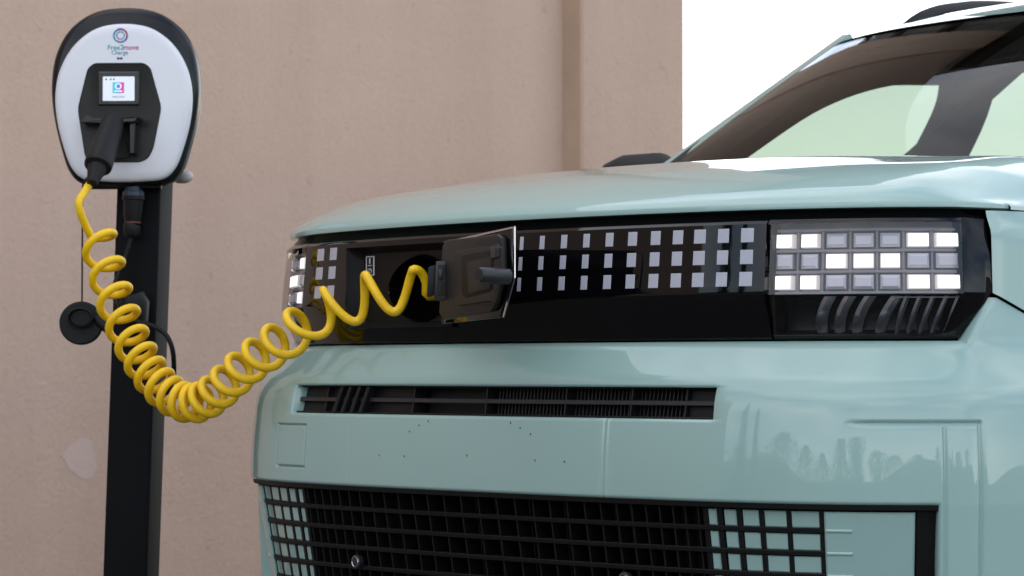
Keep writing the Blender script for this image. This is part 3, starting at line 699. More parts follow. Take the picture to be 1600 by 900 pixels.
# ---- headlights
def headlight(sg, lit):
    h = cp(empty('headlight')); h.location = (0, 0, 0)
    s0, s1, sc_ = s_lampL0 + .001, s_lampL1, s_corner
    def F_(s): return sg * s
    def sl2(name, a, b, z0, z1, e0, e1, m, **k):
        a, b = sorted((F_(a), F_(b))); return slab(name, a, b, z0, z1, off_band, e0, e1, m, h, ns=max(2, int((b - a) / .03) + 2), nz_=k.pop('nz_', 2), **k)
    # back shells (upper light box, lower reflector box)
    q = [[P(F_(s), z, off_band, .030) for z in np.linspace(Z_CR - .003, Z_CH, 4)] for s in np.linspace(s0, s1 + .002, 14)]
    cp(grid('light_box', q, 'lampback', None), h)
    q = [[P(F_(s), z, off_band, e) for z, e in ((Z_BOT, .02), (.79, .05), (.815, .06), (Z_CR - .003, .045), (Z_CR - .003, .004))] for s in np.linspace(s0, s1 + .002, 14)]
    cp(grid('reflector_box', q, 'lampdark', None), h)
    # clear cover, one curved sheet down to the lower edge
    zz = [Z_BOT + .006, .80, Z_CR - .002, Z_CR + .002, .88, .92, Z_CH - .003]
    q = [[P(F_(s), z, off_band) for z in zz] for s in np.linspace(s0 + .004, s1, 24)]
    cp(grid('lens_cover', q, 'lens', None, 25), h)
    # gloss black frame: inner end, bottom strip, top chamfer, outer corner
    sl2('inner_frame', s0 - .0005, s0 + .0045, Z_BOT + .0065, Z_CH - .003, -.0005, .03, 'gloss', inset=.0008)
    sl2('bottom_frame', s0 - .0005, s1, Z_BOT, Z_BOT + .0062, -.0005, .03, 'gloss', inset=.001)
    q = [[P(F_(s), z, off_band, -.0004) for z in (Z_CH - .003, Z_CH, Z_CH + .006, Z_TOP)] for s in np.linspace(s0 - .0005, s1 + .002, 20)]
    cp(grid('top_frame', q, 'gloss', None, 25), h)
    # outer corner: follows the cut lower edge
    q = []
    for s in np.linspace(s1, sc_, 12):
        zlo = max(Z_BOT, float(ztop_b(np.array(s))) + .0035)
        zc = max(Z_CR, zlo + .001); sh = smooth01(s1, sc_, s)
        zt_ = Z_CH + .004 - .002 * sh
        q.append([P(F_(s), zlo, off_band, .012), P(F_(s), zlo + .0005, off_band, -.0005), P(F_(s), zc, off_band, -.0005), P(F_(s), (zc + zt_) / 2, off_band, -.0005), P(F_(s), zt_, off_band, -.0005 + .004 * sh), P(F_(s), Z_TOP, off_band, .004 * sh)])
    q.append([P(F_(sc_ + .003), p_[2], off_band, .03) for p_ in q[-1]])
    cp(grid('corner_cover', q, 'gloss', None, 22), h)
    # light cells
    cc = [(1212, 1237), (1251, 1277), (1290.5, 1322), (1333.6, 1365.5), (1376, 1407), (1419, 1453), (1464, 1499.5)]
    zc_ = [(hz(1390, 385, off_band), hz(1390, 363, off_band)), (hz(1390, 418, off_band), hz(1390, 395, off_band)), (hz(1390, 451, off_band), hz(1390, 428.5, off_band))]
    for r_, (z0, z1) in enumerate(zc_):
        for c_, (a, b) in enumerate(cc):
            sa, sb = hs(a, 405, off_band, .012), hs(b, 405, off_band, .012)
            on = (c_ in (0, 1, 5, 6)) if r_ != 1 else (c_ in (2, 3, 4))
            a2, b2 = sorted((F_(sa), F_(sb)))
            # housing frame of the cell, then the block itself
            o = slab('led_cell', a2, b2, z0, z1, off_band, .012, .029, 'cell_edge' if on else 'cell_off', h, ns=5, nz_=3, inset=.0018 if on else .0042)
            if on: slab('lit_face', a2 + .0016, b2 - .0016, z0 + .0014, z1 - .0014, off_band, .0108, .013, 'cell_on', h, ns=5, nz_=3, inset=.0006)['label'] = 'lit white light cell'
    for r_ in range(4):
        z = [zc_[0][1] + .0055, (zc_[0][0] + zc_[1][1]) / 2, (zc_[1][0] + zc_[2][1]) / 2, zc_[2][0] - .005][r_]
        sl2('cell_rib', s0 + .006, s1 - .002, z - .0022, z + .0022, .016, .029, 'lampback', inset=.001)
    for k in range(6):
        a = (hs(cc[k][1], 405, off_band, .012) + hs(cc[k + 1][0], 405, off_band, .012)) / 2
        sl2('cell_rib', a - .0022, a + .0022, zc_[2][0] - .004, zc_[0][1] + .004, .0185, .029, 'lampback', inset=.001)
    # lower optics: curved bright vanes
    for k, px in enumerate((1292, 1322, 1352, 1392, 1412, 1432, 1452, 1472, 1488)):
        if k in (): continue
        v = []; wd = .030 if k < 4 else .015
        sA = hs(px, 500, off_band, .02); cur = .030 if k < 4 else .014
        for t in np.linspace(0, 1, 12):
            z = .785 + .052 * t; bend = cur * (t ** 1.6)
            e = .020 + .022 * (1 - t) ** 2
            v.append([P(F_(sA - cur + bend), z, off_band, e), P(F_(sA - cur + bend + wd * .3), z, off_band, e - .004), P(F_(sA - cur + bend + wd * .7), z, off_band, e + .004)])
        cp(grid('reflector_vane', v, 'reflector', None, 60), h)
    sl2('optic_bar', hs(1395, 470, off_band, .01), hs(1500, 470, off_band, .01), Z_CR - .0075, Z_CR - .006, .010, .014, 'reflector', inset=.0003)
    return h
headlight(1, None); headlight(-1, None)
# black gap strip under the hood edge
q = [[P(s, z, off_band, e) for z, e in ((Z_TOP - .002, .004), (Z_TOP - .002, .10))] for s in np.linspace(-s_corner, s_corner, 60)]
cp(grid('gap_filler', q, 'cavity', None))

# ---- windscreen, pillars, roof, cabin
def wbase(u): return np.array([.765 * u, 1.035 + .06 * u * u, 1.046 + .034 * u * u])
def wtop(u): return np.array([.590 * u, 1.42 + .115 * u * u, 1.412 + .004 * u * u - .012 * u ** 6])
def wpt(u, v_):
    p = wbase(u) * (1 - v_) + wtop(u) * v_; b = math.sin(math.pi * v_) * .030 * (1 - abs(u) ** 3)
    return p + np.array([0, -b * .7, b])
cp(grid('windscreen', [[wpt(u, v_) for v_ in np.linspace(0, .965, 18)] for u in np.linspace(-.955, .955, 32)], 'wind', None, 90))
q = [[wpt(u, v_) + np.array([0, .004, -.004]) for v_ in (.955, 1.0)] for u in np.linspace(-1, 1, 24)]
cp(grid('screen_header', q, 'gloss', None))
for sg in (1, -1):
    q = []
    for v_ in np.linspace(-.06, 1.06, 22):
        a = wpt(sg * .955, v_); b = wpt(sg * 1.0, v_); o_ = np.array([sg * .022, .03, -.006]); o2_ = np.array([sg * .03, .085, -.012])
        q.append([a + np.array([0, .006, -.008]), a + np.array([0, .000, .001]), b + np.array([sg * .006, -.001, .004]), b + o_, b + o2_, b + np.array([-sg * .02, .085, -.02]), a + np.array([-sg * .015, .035, -.03])])
    cp(grid('windscreen_pillar', q, 'paint', None, 40))
    q = [[p_[0] + np.array([-sg * .004, .002, -.006]), p_[-1] + np.array([-sg * .004, 0, 0])] for p_ in q]
    cp(grid('pillar_lining', q, 'interior', None))
# roof
def roof_z(y): return np.interp(y, [1.40, 1.55, 1.7, 1.9, 2.3, 2.9, 3.6], [1.414, 1.452, 1.478, 1.502, 1.525, 1.520, 1.48])
q = []
for u in np.linspace(-1, 1, 41):
    col = []; t = wtop(u); y0 = t[1]
    for k, w_ in enumerate(np.r_[0, .004, .01, np.linspace(.02, 1, 24)]):
        y = y0 + (3.62 - y0) * w_
        hw = .585 + .055 * smooth01(1.4, 2.2, y)
        z = roof_z(y - .125 * u * u * (1 - w_)) - .015 * abs(u) ** 4 - .045 * abs(u) ** 14 * smooth01(0, .1, w_)
        if k == 0: z = t[2]
        z = t[2] * (1 - smooth01(0, .03, w_)) + z * smooth01(0, .03, w_)
        col.append((hw * u, y, z))
    q.append(col)
cp(grid('roof', q, 'paint', None, 60))
q2 = [[(p_[0] * .985, p_[1] + .01, p_[2] - .035) for p_ in c_] for c_ in q]
cp(grid('headliner', q2, 'interior', None, 60))
for sg in (1, -1):                                      # roof rails
    pts = catmull([(sg * .555, 1.72, 1.445), (sg * .555, 1.79, 1.482), (sg * .555, 1.90, 1.508), (sg * .56, 2.1, 1.528), (sg * .57, 2.8, 1.562), (sg * .57, 3.3, 1.535), (sg * .57, 3.4, 1.49)], 8)
    v, f = tube_geo(pts, .014, 10); cp(mesh('roof_rail', v, f, 'plastic', None, smooth=60))
# cabin sides: frame with window openings (right and left)
for sg in (1, -1):
    def sp(y, z): return np.array([sg * np.interp(z, [1.0, 1.15, 1.45, 1.5], [.735, .712, .600, .56]), y, z])
    def bar(name, pts, wd, m='interior', th=.05):
        pts = catmull(pts, 6) if len(pts) > 2 else np.array(pts, float); v = []
        for i, p in enumerate(pts):
            t = pts[min(i + 1, len(pts) - 1)] - pts[max(i - 1, 0)]; t = t / np.linalg.norm(t); nrm = np.array([-t[1], t[0]])
            a = p + nrm * wd / 2; b = p - nrm * wd / 2
            A = sp(*a); B = sp(*b); iv_ = np.array([-sg * th, 0, 0]); v.append([A, B, B + iv_, A + iv_, A])
        return cp(grid(name, v, m, None, 40))
    bar('door_frame', [(1.18, 1.10), (1.34, 1.21), (1.52, 1.315), (1.72, 1.375), (1.95, 1.395)], .085)
    bar('roof_side', [(1.85, 1.425), (2.3, 1.45), (2.9, 1.45), (3.4, 1.41)], .10)
    bar('centre_pillar', [(1.99, 1.42), (2.01, 1.30), (1.955, 1.13)], .13)
    bar('rear_pillar', [(3.05, 1.42), (3.15, 1.30), (3.2, 1.13)], .20)
    bar('belt_trim', [(1.15, 1.10), (1.9, 1.135), (2.6, 1.15), (3.4, 1.16)], .075)
    gq = [[sp(y, z) - np.array([sg * .012, 0, 0]) for z in np.linspace(1.13, 1.43, 6)] for y in (1.25, 1.5, 1.75, 1.99)]
    for i, y in enumerate((1.25, 1.5, 1.75, 1.99)):
        zt2 = np.interp(y, [1.25, 1.52, 1.72, 1.99], [1.17, 1.325, 1.40, 1.43]); gq[i] = [sp(y, 1.12 + (zt2 - 1.12) * k / 5) - np.array([sg * .012, 0, 0]) for k in range(6)]
    cp(grid('side_window', gq, 'side_glass', None, 90))
    cp(grid('side_window', [[sp(y, z) - np.array([sg * .012, 0, 0]) for z in np.linspace(1.12, 1.44, 5)] for y in (2.02, 2.5, 3.1)], 'side_glass', None, 90))
    # body side with wheel arches
    arc = []
    yw = (.80, 3.34); rw = .345
    outl = [(.64, 1.0 - .04)]
    outl = [(.64, HZE - .012), (1.0, HZE + .02), (1.15, 1.09), (2.2, 1.14), (3.4, 1.15), (3.72, 1.05), (3.78, .7), (3.74, .32), (yw[1] + rw + .01, .30)]
    outl += [(yw[1] + rw * math.cos(a), .31 + rw * math.sin(a)) for a in np.linspace(0, math.pi, 16)]
    outl += [(yw[0] + rw * math.cos(a), .31 + rw * math.sin(a)) for a in np.linspace(0, math.radians(118), 13)] + [(.64, .62)]
    kk = len(outl)
    def sx_(z): return np.interp(z, [.25, .6, .85, 1.0, 1.16], [.85, .868, .868, .845, .79])
    v = [(sg * sx_(z), y, z) for y, z in outl] + [(sg * (sx_(z) - .06), y, z) for y, z in outl]
    f = [tuple(range(kk)), tuple(range(2 * kk - 1, kk - 1, -1))] + [(i, (i + 1) % kk, kk + (i + 1) % kk, kk + i) for i in range(kk)]
    bs_ = cp(mesh('body_side', v, f, 'paint', None))
    bmx = bmesh.new(); bmx.from_mesh(bs_.data); bmesh.ops.triangulate(bmx, faces=bmx.faces); bmx.to_mesh(bs_.data); bmx.free()
    # top of fender between hood and side
    q = [[(sg * .80, y, HZE + .004 + .03 * smooth01(.6, 1.1, y)), (sg * sx_(1.0), y, HZE - .012 + .03 * smooth01(.64, 1.1, y))] for y in np.linspace(.60, 1.2, 8)]
    cp(grid('fender_top', q, 'paint', None))
    for y in yw:
        wl = cp(empty('wheel')); wl.location = (0, 0, 0)
        c = Vector((sg * .765, y, .31))
        prof = [(.19, -.095), (.255, -.10), (.295, -.09), (.31, -.06), (.31, .06), (.295, .09), (.255, .10), (.19, .095)]
        v = [c + Vector((d_, r_ * math.cos(a), r_ * math.sin(a))) for a in np.linspace(0, 2 * math.pi, 40, endpoint=False) for r_, d_ in prof]; kp = len(prof)
        f = [(i * kp + j, i * kp + (j + 1) % kp, ((i + 1) % 40) * kp + (j + 1) % kp, ((i + 1) % 40) * kp + j) for i in range(40) for j in range(kp)]
        cp(mesh('tyre', v, f, 'tyre', None, smooth=50), wl)
        v = []; f = []
        for a in np.linspace(0, 2 * math.pi, 40, endpoint=False):
            for r_, d_ in ((.20, sg * .085), (.19, sg * .05), (.06, sg * .055), (.0, sg * .06)): v.append(c + Vector((d_, r_ * math.cos(a), r_ * math.sin(a))))
        f = [(i * 4 + j, i * 4 + j + 1, ((i + 1) % 40) * 4 + j + 1, ((i + 1) % 40) * 4 + j) for i in range(40) for j in range(3)]
        cp(mesh('wheel_disc', v, f, 'rim', None, smooth=50), wl)
# underfloor, rear end, dash, seats
box_o = box('underfloor', (0, 2.0, .30), (1.40, 3.3, .12), 'cavity'); cp(box_o)
q = [[(x, 3.62 + .10 * (1.48 - z) * (1 if z > .7 else 1) + .02 * (1 - (x / .8) ** 2), z) for z in (.3, .6, .9, 1.12)] for x in np.linspace(-.80, .80, 12)]
cp(grid('tailgate', q, 'paint', None))
q = [[(x * (1 - .25 * (z - 1.1)), 3.66 - .25 * (z - 1.12), z) for z in (1.12, 1.3, 1.47)] for x in np.linspace(-.66, .66, 8)]
cp(grid('rear_window', q, 'side_glass', None))
q = [[(x, y, z) for y, z in ((1.09, 1.025), (1.25, 1.05), (1.45, 1.05), (1.50, 1.0), (1.52, .7))] for x in np.linspace(-.70, .70, 16)]
cp(grid('dashboard', q, 'interior', None, 60))
for x in (-.36, .36):
    v = []; 
    st_ = cp(empty('seat')); st_.location = (0, 0, 0)
    def seat_part(nm, c, sz, tilt): 
        cp(box(nm, c, sz, 'interior', None, Matrix.Rotation(R(tilt), 3, 'X'), bevel=.035, seg=3), st_)
    seat_part('seat_cushion', (x, 2.15, .62), (.50, .52, .18), 6); seat_part('seat_back', (x, 2.46, .92), (.48, .14, .66), -16); seat_part('headrest', (x, 2.60, 1.30), (.27, .10, .18), -12)
# slanted brown bar seen through the screen
ta = at_x(1428, 247, -.60); tb = at_x(1612, 84, -.50)
tube_pts = [ta + (tb - ta) * k / 8 for k in range(-1, 10)]
cp(tube('inner_bar', tube_pts, .019, 'trim', None, 14))
# right-hand and left-hand door mirrors
for sg in (1, -1):
    mr = cp(empty('door_mirror')); mr.location = (0, 0, 0)
    v = []
    prof = [(0, .0), (.015, .04), (.04, .054), (.12, .058), (.165, .048), (.185, .026), (.19, 0)]
    for i, (d_, h_) in enumerate(prof):
        for k in range(20):
            a = 2 * math.pi * k / 20; ca, sa = math.cos(a), math.sin(a)
            v.append((sg * (.78 + d_), 1.275 - .012 + .065 * (h_ / .058) * math.copysign(abs(ca) ** .7, ca) * (1 if ca < 0 else .7) - .02 * d_, 1.128 + h_ * math.copysign(abs(sa) ** .75, sa) * (1.0 if sa > 0 else 1.0) - .05 * d_))
    f = [(i * 20 + k, i * 20 + (k + 1) % 20, (i + 1) * 20 + (k + 1) % 20, (i + 1) * 20 + k) for i in range(len(prof) - 1) for k in range(20)]
    cp(mesh('mirror_shell', v, f, 'interior', None, smooth=50), mr)
    cp(tube('mirror_arm', [(sg * .74, 1.28, 1.06), (sg * .86, 1.28, 1.07)], .02, 'plastic', None, 10), mr)

# ================================================================== CHARGER
ZC = 5.40; SCc = FPX / ZC
CA = R(10)                                            # face turned to the left of the line of sight
los = -ray(205, 300); los[2] = 0; los /= np.linalg.norm(los)
def rot2(v_, a): return np.array([v_[0] * math.cos(a) - v_[1] * math.sin(a), v_[0] * math.sin(a) + v_[1] * math.cos(a), 0])
cn = rot2(los, -CA)                                   # outward normal of the face
cu = np.array([-cn[1], cn[0], 0])                     # to the right in the picture
if np.dot(cu, RV) < 0: cu = -cu
czv = np.array([0, 0, 1.0])
O = at(192, 150, ZC)                                  # centre of the face
chg = empty('charging_station', (0, 0, 0)); tag(chg, 'white and black wall charger on a black square post, holding the yellow cable', 'charging station')
base_c = at(206, 900, ZC + .10); base_c[2] = 0
chg.location = base_c; CHI = Matrix.Translation(-Vector(base_c))
def kp_(o, parent=None):
    if parent is None: o.parent = chg; o.matrix_parent_inverse = CHI
    else: o.parent = parent
    return o
LEAN = R(1.8)
def CPt(a, b, n_): # a,b in picture pixels at the face plane from centre (right, up)
    a = a + 0.0; return O + cu * (a / SCc / math.cos(CA)) + czv * (b / SCc) + cn * n_
def outline(pts, n_=10):
    p = np.array(pts + pts[:1], float); k = len(pts)
    ext = np.vstack([p[-2], p, p[1]]); o = []
    for i in range(1, k + 1):
        a, b, c, d = ext[i - 1], ext[i], ext[i + 1], ext[i + 2]
        for j in range(n_):
            t = j / n_; o.append(.5 * ((2 * b) + (c - a) * t + (2 * a - 5 * b + 4 * c - d) * t * t + (3 * b - a - 3 * c + d) * t ** 3))
    return np.array(o)
def shell(name, pts, layers, m, parent=None, n_=8, spline=True, smooth=35):
    """layers: (scale inset px, depth) from back to front; closed with caps"""
    o = outline(pts, n_) if spline else np.array(pts, float)
    c = o.mean(0); k = len(o); v = []; f = []
    tgx = np.roll(o, -1, 0) - np.roll(o, 1, 0); nr = np.c_[tgx[:, 1], -tgx[:, 0]]; nr /= np.linalg.norm(nr, axis=1)[:, None]
    if np.sum(nr * (o - c)) < 0: nr = -nr
    for ins, d in layers:
        for q, e in zip(o, nr): v.append(CPt(*(q - e * ins), d))
    for l in range(len(layers) - 1):
        for i in range(k): f.append((l * k + i, l * k + (i + 1) % k, (l + 1) * k + (i + 1) % k, (l + 1) * k + i))
    f.append(tuple(range(k - 1, -1, -1))); f.append(tuple((len(layers) - 1) * k + i for i in range(k)))
    return kp_(mesh(name, v, f, m, None, smooth=smooth), parent)
def sym(h): return h + [(-a, b) for a, b in h[::-1] if abs(a) > .5]
white = sym([(0, 114), (42, 107), (76, 82), (98, 45), (106, 5), (103, -38), (92, -82), (80, -112), (62, -129), (30, -133), (0, -134)])
rimo = sym([(0, 141), (48, 134), (86, 108), (108, 68), (115, 20), (111, -30), (99, -82), (86, -118), (66, -136), (30, -139), (0, -140)])
back = sym([(0, 132), (46, 126), (84, 100), (106, 62), (113, 15), (110, -30), (98, -80), (86, -114), (66, -133), (30, -136), (0, -137)])
shell('back_case', back, [(9, -.112), (6, -.105), (6, -.045)], 'grey_case')
shell('rim', rimo, [(3, -.05), (0, -.045), (0, -.018), (3, -.010), (12, -.003)], 'rim_black')
shell('front_cover', white, [(0, -.012), (0, .002), (2, .006), (6, .0085), (14, .010)], 'white_case')
hexp = [(-45, 52), (33, 52), (43, 44), (60, -18), (48, -82), (40, -98), (28, -104), (-46, -104), (-58, -96), (-70, -20), (-55, 43)]
def rounded(pts, r, n_=4):
    o = []; k = len(pts)
    for i in range(k):
        a, b, c = np.array(pts[i - 1], float), np.array(pts[i], float), np.array(pts[(i + 1) % k], float)
        u = (a - b) / np.linalg.norm(a - b); w_ = (c - b) / np.linalg.norm(c - b); rr = min(r, .45 * np.linalg.norm(a - b), .45 * np.linalg.norm(c - b))
        for j in range(n_ + 1):
            t = j / n_; o.append((b + u * rr) * (1 - t) ** 2 + 2 * b * t * (1 - t) + (b + w_ * rr) * t * t)
    return [tuple(q) for q in o]
pnl = shell('front_panel', rounded(hexp, 9), [(0, .006), (0, .0112), (1.2, .0120), (3.0, .0115)], 'bezel', spline=False)
sb = shell('screen_bezel', rounded([(-38, 38), (26, 38), (26, -15), (-38, -15)], 2), [(0, .010), (0, .0145), (2, .0165)], 'screen_bezel', pnl, spline=False)
dp = shell('display', rounded([(-30, 30), (19, 30), (19, -8), (-30, -8)], 1), [(0, .015), (0, .0172)], 'display', sb, spline=False)
# app tile on the display
def rect(name, x0, x1, y0, y1, d0, d1, m, parent): return shell(name, [(x0, y1), (x1, y1), (x1, y0), (x0, y0)], [(0, d0), (0, d1)], m, parent, spline=False)
for i, (x0, x1, m_) in enumerate(((-15, -9, 's_teal'), (-9, -3, 's_blue'), (-3, 3, 's_red'))): rect('icon_tile', x0, x1, 4, 21, .0171, .0174 + i * .00001, m_, sb)
pts = [CPt(-6 + 4.2 * math.cos(a), 14.5 + 4.2 * math.sin(a), .0178) for a in np.linspace(0, 2 * math.pi, 20)]
kp_(tube('icon_ring', pts, .0011, 's_white', None, 6), sb)
rect('icon_line', -12, 0, 6.2, 8, .0174, .0177, 's_white', sb)
for x in (-26, -19, -14): rect('status_icon', x, x + 2.2, 24.5, 27, .0171, .0174, 's_dark', sb)
# lettering
def text(name, body, size_px, a, b, d, m, parent, bold=0):
    cu_ = bpy.data.curves.new(name, 'FONT'); cu_.body = body; cu_.size = size_px / SCc; cu_.align_x = 'CENTER'; cu_.align_y = 'CENTER'; cu_.extrude = .0002; cu_.offset = bold
    o = bpy.data.objects.new(name, cu_); COL.objects.link(o)
    mw = Matrix(((cu[0], 0, cn[0]), (cu[1], 0, cn[1]), (0, 1, 0))).to_4x4(); mw.translation = Vector(CPt(a, b, d))
    bpy.context.view_layer.update(); dg = bpy.context.evaluated_depsgraph_get(); me_ = bpy.data.meshes.new_from_object(o.evaluated_get(dg))
    bpy.data.objects.remove(o); me_.transform(mw); me_.materials.clear()
    return kp_(link(name, me_, m), parent)
fc = chg
text('logo_lettering', 'Free', 11, -14.5, 76, .0103, 'ink_teal', None, .00012)
text('logo_lettering', '2', 11, -1.5, 76, .0103, 'ink_blue', None, .00012)
text('logo_lettering', 'move', 11, 12.5, 76, .0103, 'ink_red', None, .00012)
text('logo_lettering', 'Charge', 9, -5, 68, .0103, 'ink_blue', None, .00008)
text('display_lettering', 'WELCOME', 4, -6, -2, .0173, 's_dark', sb)
ringm = ['ink_red', 'ink_violet', 'ink_blue', 'ink_teal', 'ink_blue', 'ink_violet']
for k in range(6):
    aa = np.linspace(R(60 * k + 4), R(60 * k + 60), 9); kp_(tube('logo_ring', [CPt(-4 + 10.2 * math.cos(a), 95 + 10.2 * math.sin(a), .0100) for a in aa], .0018, ringm[k], None, 6))
    aa = np.linspace(R(60 * k + 30), R(60 * k + 80), 9); kp_(tube('logo_ring', [CPt(-4 + 5.8 * math.cos(a), 95 + 5.8 * math.sin(a), .0100) for a in aa], .0011, ringm[(k + 3) % 6], None, 6))
shell('reader_mark', [(-9, 61.5), (-5, 59.8), (-1, 61.5), (-1, 56.5), (-5, 58.2), (-9, 56.5)], [(0, .0085), (0, .0104)], 'ink', None, spline=False)
# holster shelf and socket
def prism(name, pts_front, d0, d1, m, parent, shrink=0): return shell(name, pts_front, [(0, d0), (0, d1), (1.2, d1 + .002)], m, parent, spline=False)
hol = prism('holster_shelf', rounded([(-48, -33), (-36, -38), (22, -37), (30, -35), (26, -44), (-20, -46), (-58, -45)], 2), .011, .055, 'screen_bezel', pnl)
prism('holster_cheek', rounded([(14, -36), (23, -36), (22, -92), (14, -92)], 2), .011, .034, 'screen_bezel', pnl)
prism('holster_well', rounded([(-38, -46), (14, -46), (12, -98), (-36, -98)], 4), .0115, .0122, 'cavity', pnl)
prism('latch_strip', rounded([(8, -60), (12, -60), (12, -88), (9, -88)], 1), .012, .02, 'hinge', pnl)
kp_(tube('base_strip', [CPt(-55, -139, -.03), CPt(55, -139, -.03)], .006, 'rim_black', None, 10))
v, f = tube_geo([CPt(72, -122, -.10), CPt(84, -122, -.085), CPt(92, -121, -.075), CPt(96, -121, -.07)], [.011, .012, .010, .004], 16); kp_(mesh('side_knob', v, f, 'grey_case', None, smooth=60))
# post: leaning slightly
pt = at(226.5, 280, ZC + .10); pb2 = at(206.5, 900, ZC + .10)
axv = (pt - pb2) / (pt[2] - pb2[2])
def post_pt(a, n_, z): c = pb2 + axv * (z - pb2[2]); return np.array([c[0], c[1], z]) + pu * a + pn * n_
PW = .043
pn = rot2(los, -R(17)); pu = np.array([-pn[1], pn[0], 0]); pu = pu if np.dot(pu, RV) > 0 else -pu
v = [post_pt(a, n_, z) for z in (0, pt[2]) for a, n_ in ((-PW, PW), (PW, PW), (PW, -PW), (-PW, -PW))]
kp_(mesh('post', v, BF, 'post', None, bevel=.004, seg=3))
v = [post_pt(a * 2.4, n_ * 2.4, z) for z in (0.002, .012) for a, n_ in ((-PW, PW), (PW, PW), (PW, -PW), (-PW, -PW))]
kp_(mesh('foot_plate', v, BF, 'post', None, bevel=.002))
v = [post_pt(a, n_, pt[2] + .04) for a, n_ in ()]
brk = shell('mounting_bracket', rounded([(-34, 40), (50, 40), (50, -130), (-34, -130)], 6), [(0, -.150), (0, -.110)], 'post', None, spline=False)

# power lead with connector hanging under the charger
lead = empty('power_lead', tuple(at(207, 372, ZC))); tag(lead, 'black power plug and lead hanging under the charger against the post', 'power lead')
LI = Matrix.Translation(-lead.location)
def lk(o): o.parent = lead; o.matrix_parent_inverse = LI; return o
zf = ZC + .10 - PW - .022
def vt(name, seq, m, n=18):
    v, f = tube_geo([at(a, b, zf) for a, b, r_ in seq], [r_ / SCc for a, b, r_ in seq], n); return lk(mesh(name, v, f, m, None, smooth=40))
vt('socket_neck', [(208, 286, 14), (208, 298, 14), (208, 299, 17), (208, 306, 17)], 'conn_blue')
vt('socket_body', [(208, 306, 18), (208, 312, 18), (208, 313, 16), (207, 334, 15), (207, 346, 13)], 'plastic')
vt('coupling_ring', [(207, 346, 13.2), (207, 349, 13.2)], 'conn_red')
vt('plug_body', [(207, 349, 13), (206, 352, 14), (206, 366, 13.5), (206, 371, 9)], 'rubber')
pth = catmull([at(a, b, zf + d) for a, b, d in ((205, 370, 0), (198, 395, .0), (186, 425, -.005), (178, 452, -.01), (182, 474, -.02), (196, 496, -.02), (215, 503, -.03), (240, 510, -.04), (260, 524, -.05), (270, 548, -.05), (272, 578, -.03), (270, 596, .02), (262, 612, .09), (245, 625, .14), (225, 660, .15), (215, 760, .15), (210, 900, .15))], 10)
lk(tube('lead', pth, 4.0 / SCc, 'rubber', None, 10))
vt('strain_clip', [(206, 462, 20), (210, 474, 24), (210, 500, 22), (205, 508, 14)], 'rubber')

# ================================================================== CHARGING CABLE
cab = empty('charging_cable', tuple(at(300, 630, 5.2))); tag(cab, 'coiled yellow charging cable sagging from the charger to the car inlet', 'charging cable')
KI = Matrix.Translation(-cab.location)
def ck(o, parent=None):
    if parent is None: o.parent = cab; o.matrix_parent_inverse = KI
    else: o.parent = parent
    return o
cxy = [(148, 350), (160, 396), (171, 438), (183, 478), (197, 513), (211, 543), (225, 568), (240, 590), (256, 608), (273, 621), (291, 629), (309, 629), (327, 621), (346, 606), (367, 587), (391, 566), (419, 546), (452, 524), (493, 494), (551, 470), (616, 454), (690, 452)]
czs = [5.255, 5.222, 5.188, 5.155, 5.125, 5.098, 5.078, 5.061, 5.045, 5.03, 5.014, 4.998, 4.980, 4.957, 4.927, 4.89, 4.85, 4.80, 4.74, 4.68, 4.62, 4.57]
ctr = [(a, b, c) for (a, b), c in zip(cxy, czs)]
RADS = [.027, .030, .030, .030, .030] + [.0290] * 10 + [.029, .030, .031, .032, .034, .034, .030]
C3 = np.array([at(*c) for c in ctr])
PER = 26
CC = catmull(C3, PER); RR = np.interp(np.arange(len(CC)) / PER, range(len(ctr)), RADS)
T = np.gradient(CC, axis=0); T /= np.linalg.norm(T, axis=1)[:, None]
CHI_ = 1; PH0 = R(200)
hel = []
for i in range(len(CC)):
    view = CC[i] - CAM; view /= np.linalg.norm(view)
    # n1: perpendicular to axis, in the picture plane; n2 completes it
    n1 = np.cross(T[i], view); n1 /= np.linalg.norm(n1); n2 = np.cross(T[i], n1)
    ph = PH0 + CHI_ * 2 * math.pi * i / PER
    flat = 1 - .68 * smooth01(17.2, 19.2, i / PER)      # the coil is pulled nearly flat near the car
    hel.append(CC[i] + RR[i] * (n1 * math.cos(ph) + n2 * math.sin(ph) * flat))
start = [at(147, 272, ZC - .125), at(141, 284, ZC - .13), at(130, 302, ZC - .145), at(122, 322, ZC - .16)]
k0 = 3
ic2 = ic + np.array([0, .01, 0])
def pxy(p): e = p - CAM; d_ = np.dot(e, DV); return 800 + FPX * np.dot(e, RV) / d_, HZ - FPX * e[2] / d_, d_
cand = [i for i in range(len(hel) - int(1.6 * PER), len(hel)) if 618 < pxy(hel[i])[0] < 664]
iend = min(cand, key=lambda i: pxy(hel[i])[1])
pk = pxy(hel[iend])
pth = catmull(start + [hel[i] for i in range(k0, iend + 1, 2)] + [at(min(pk[0] + 11, 659), pk[1] + 5, pk[2] + .008), at(666, pk[1] + 22, pk[2] + .016), at(670, pk[1] + 42, pk[2] + .03), ic2], 3)
v, f = tube_geo(pth, .0073, 14); ck(mesh('coil', v, f, 'yellow', None, smooth=80))
# plug resting in the holster
ha = CPt(-8, -42, .05); hb = at(151, 262, ZC - .122)
ax = hb - ha
seq = [(0, .020), (.1, .0215), (.35, .0235), (.8, .0255), (.93, .0265), (.97, .0255), (1.0, .018), (1.08, .0165), (1.14, .0145), (1.30, .0105), (1.32, .0100)]
v, f = tube_geo([ha + ax * t for t, r_ in seq], [r_ for t, r_ in seq], 22); ck(mesh('plug_handle', v, f, 'rubber', None, smooth=40))
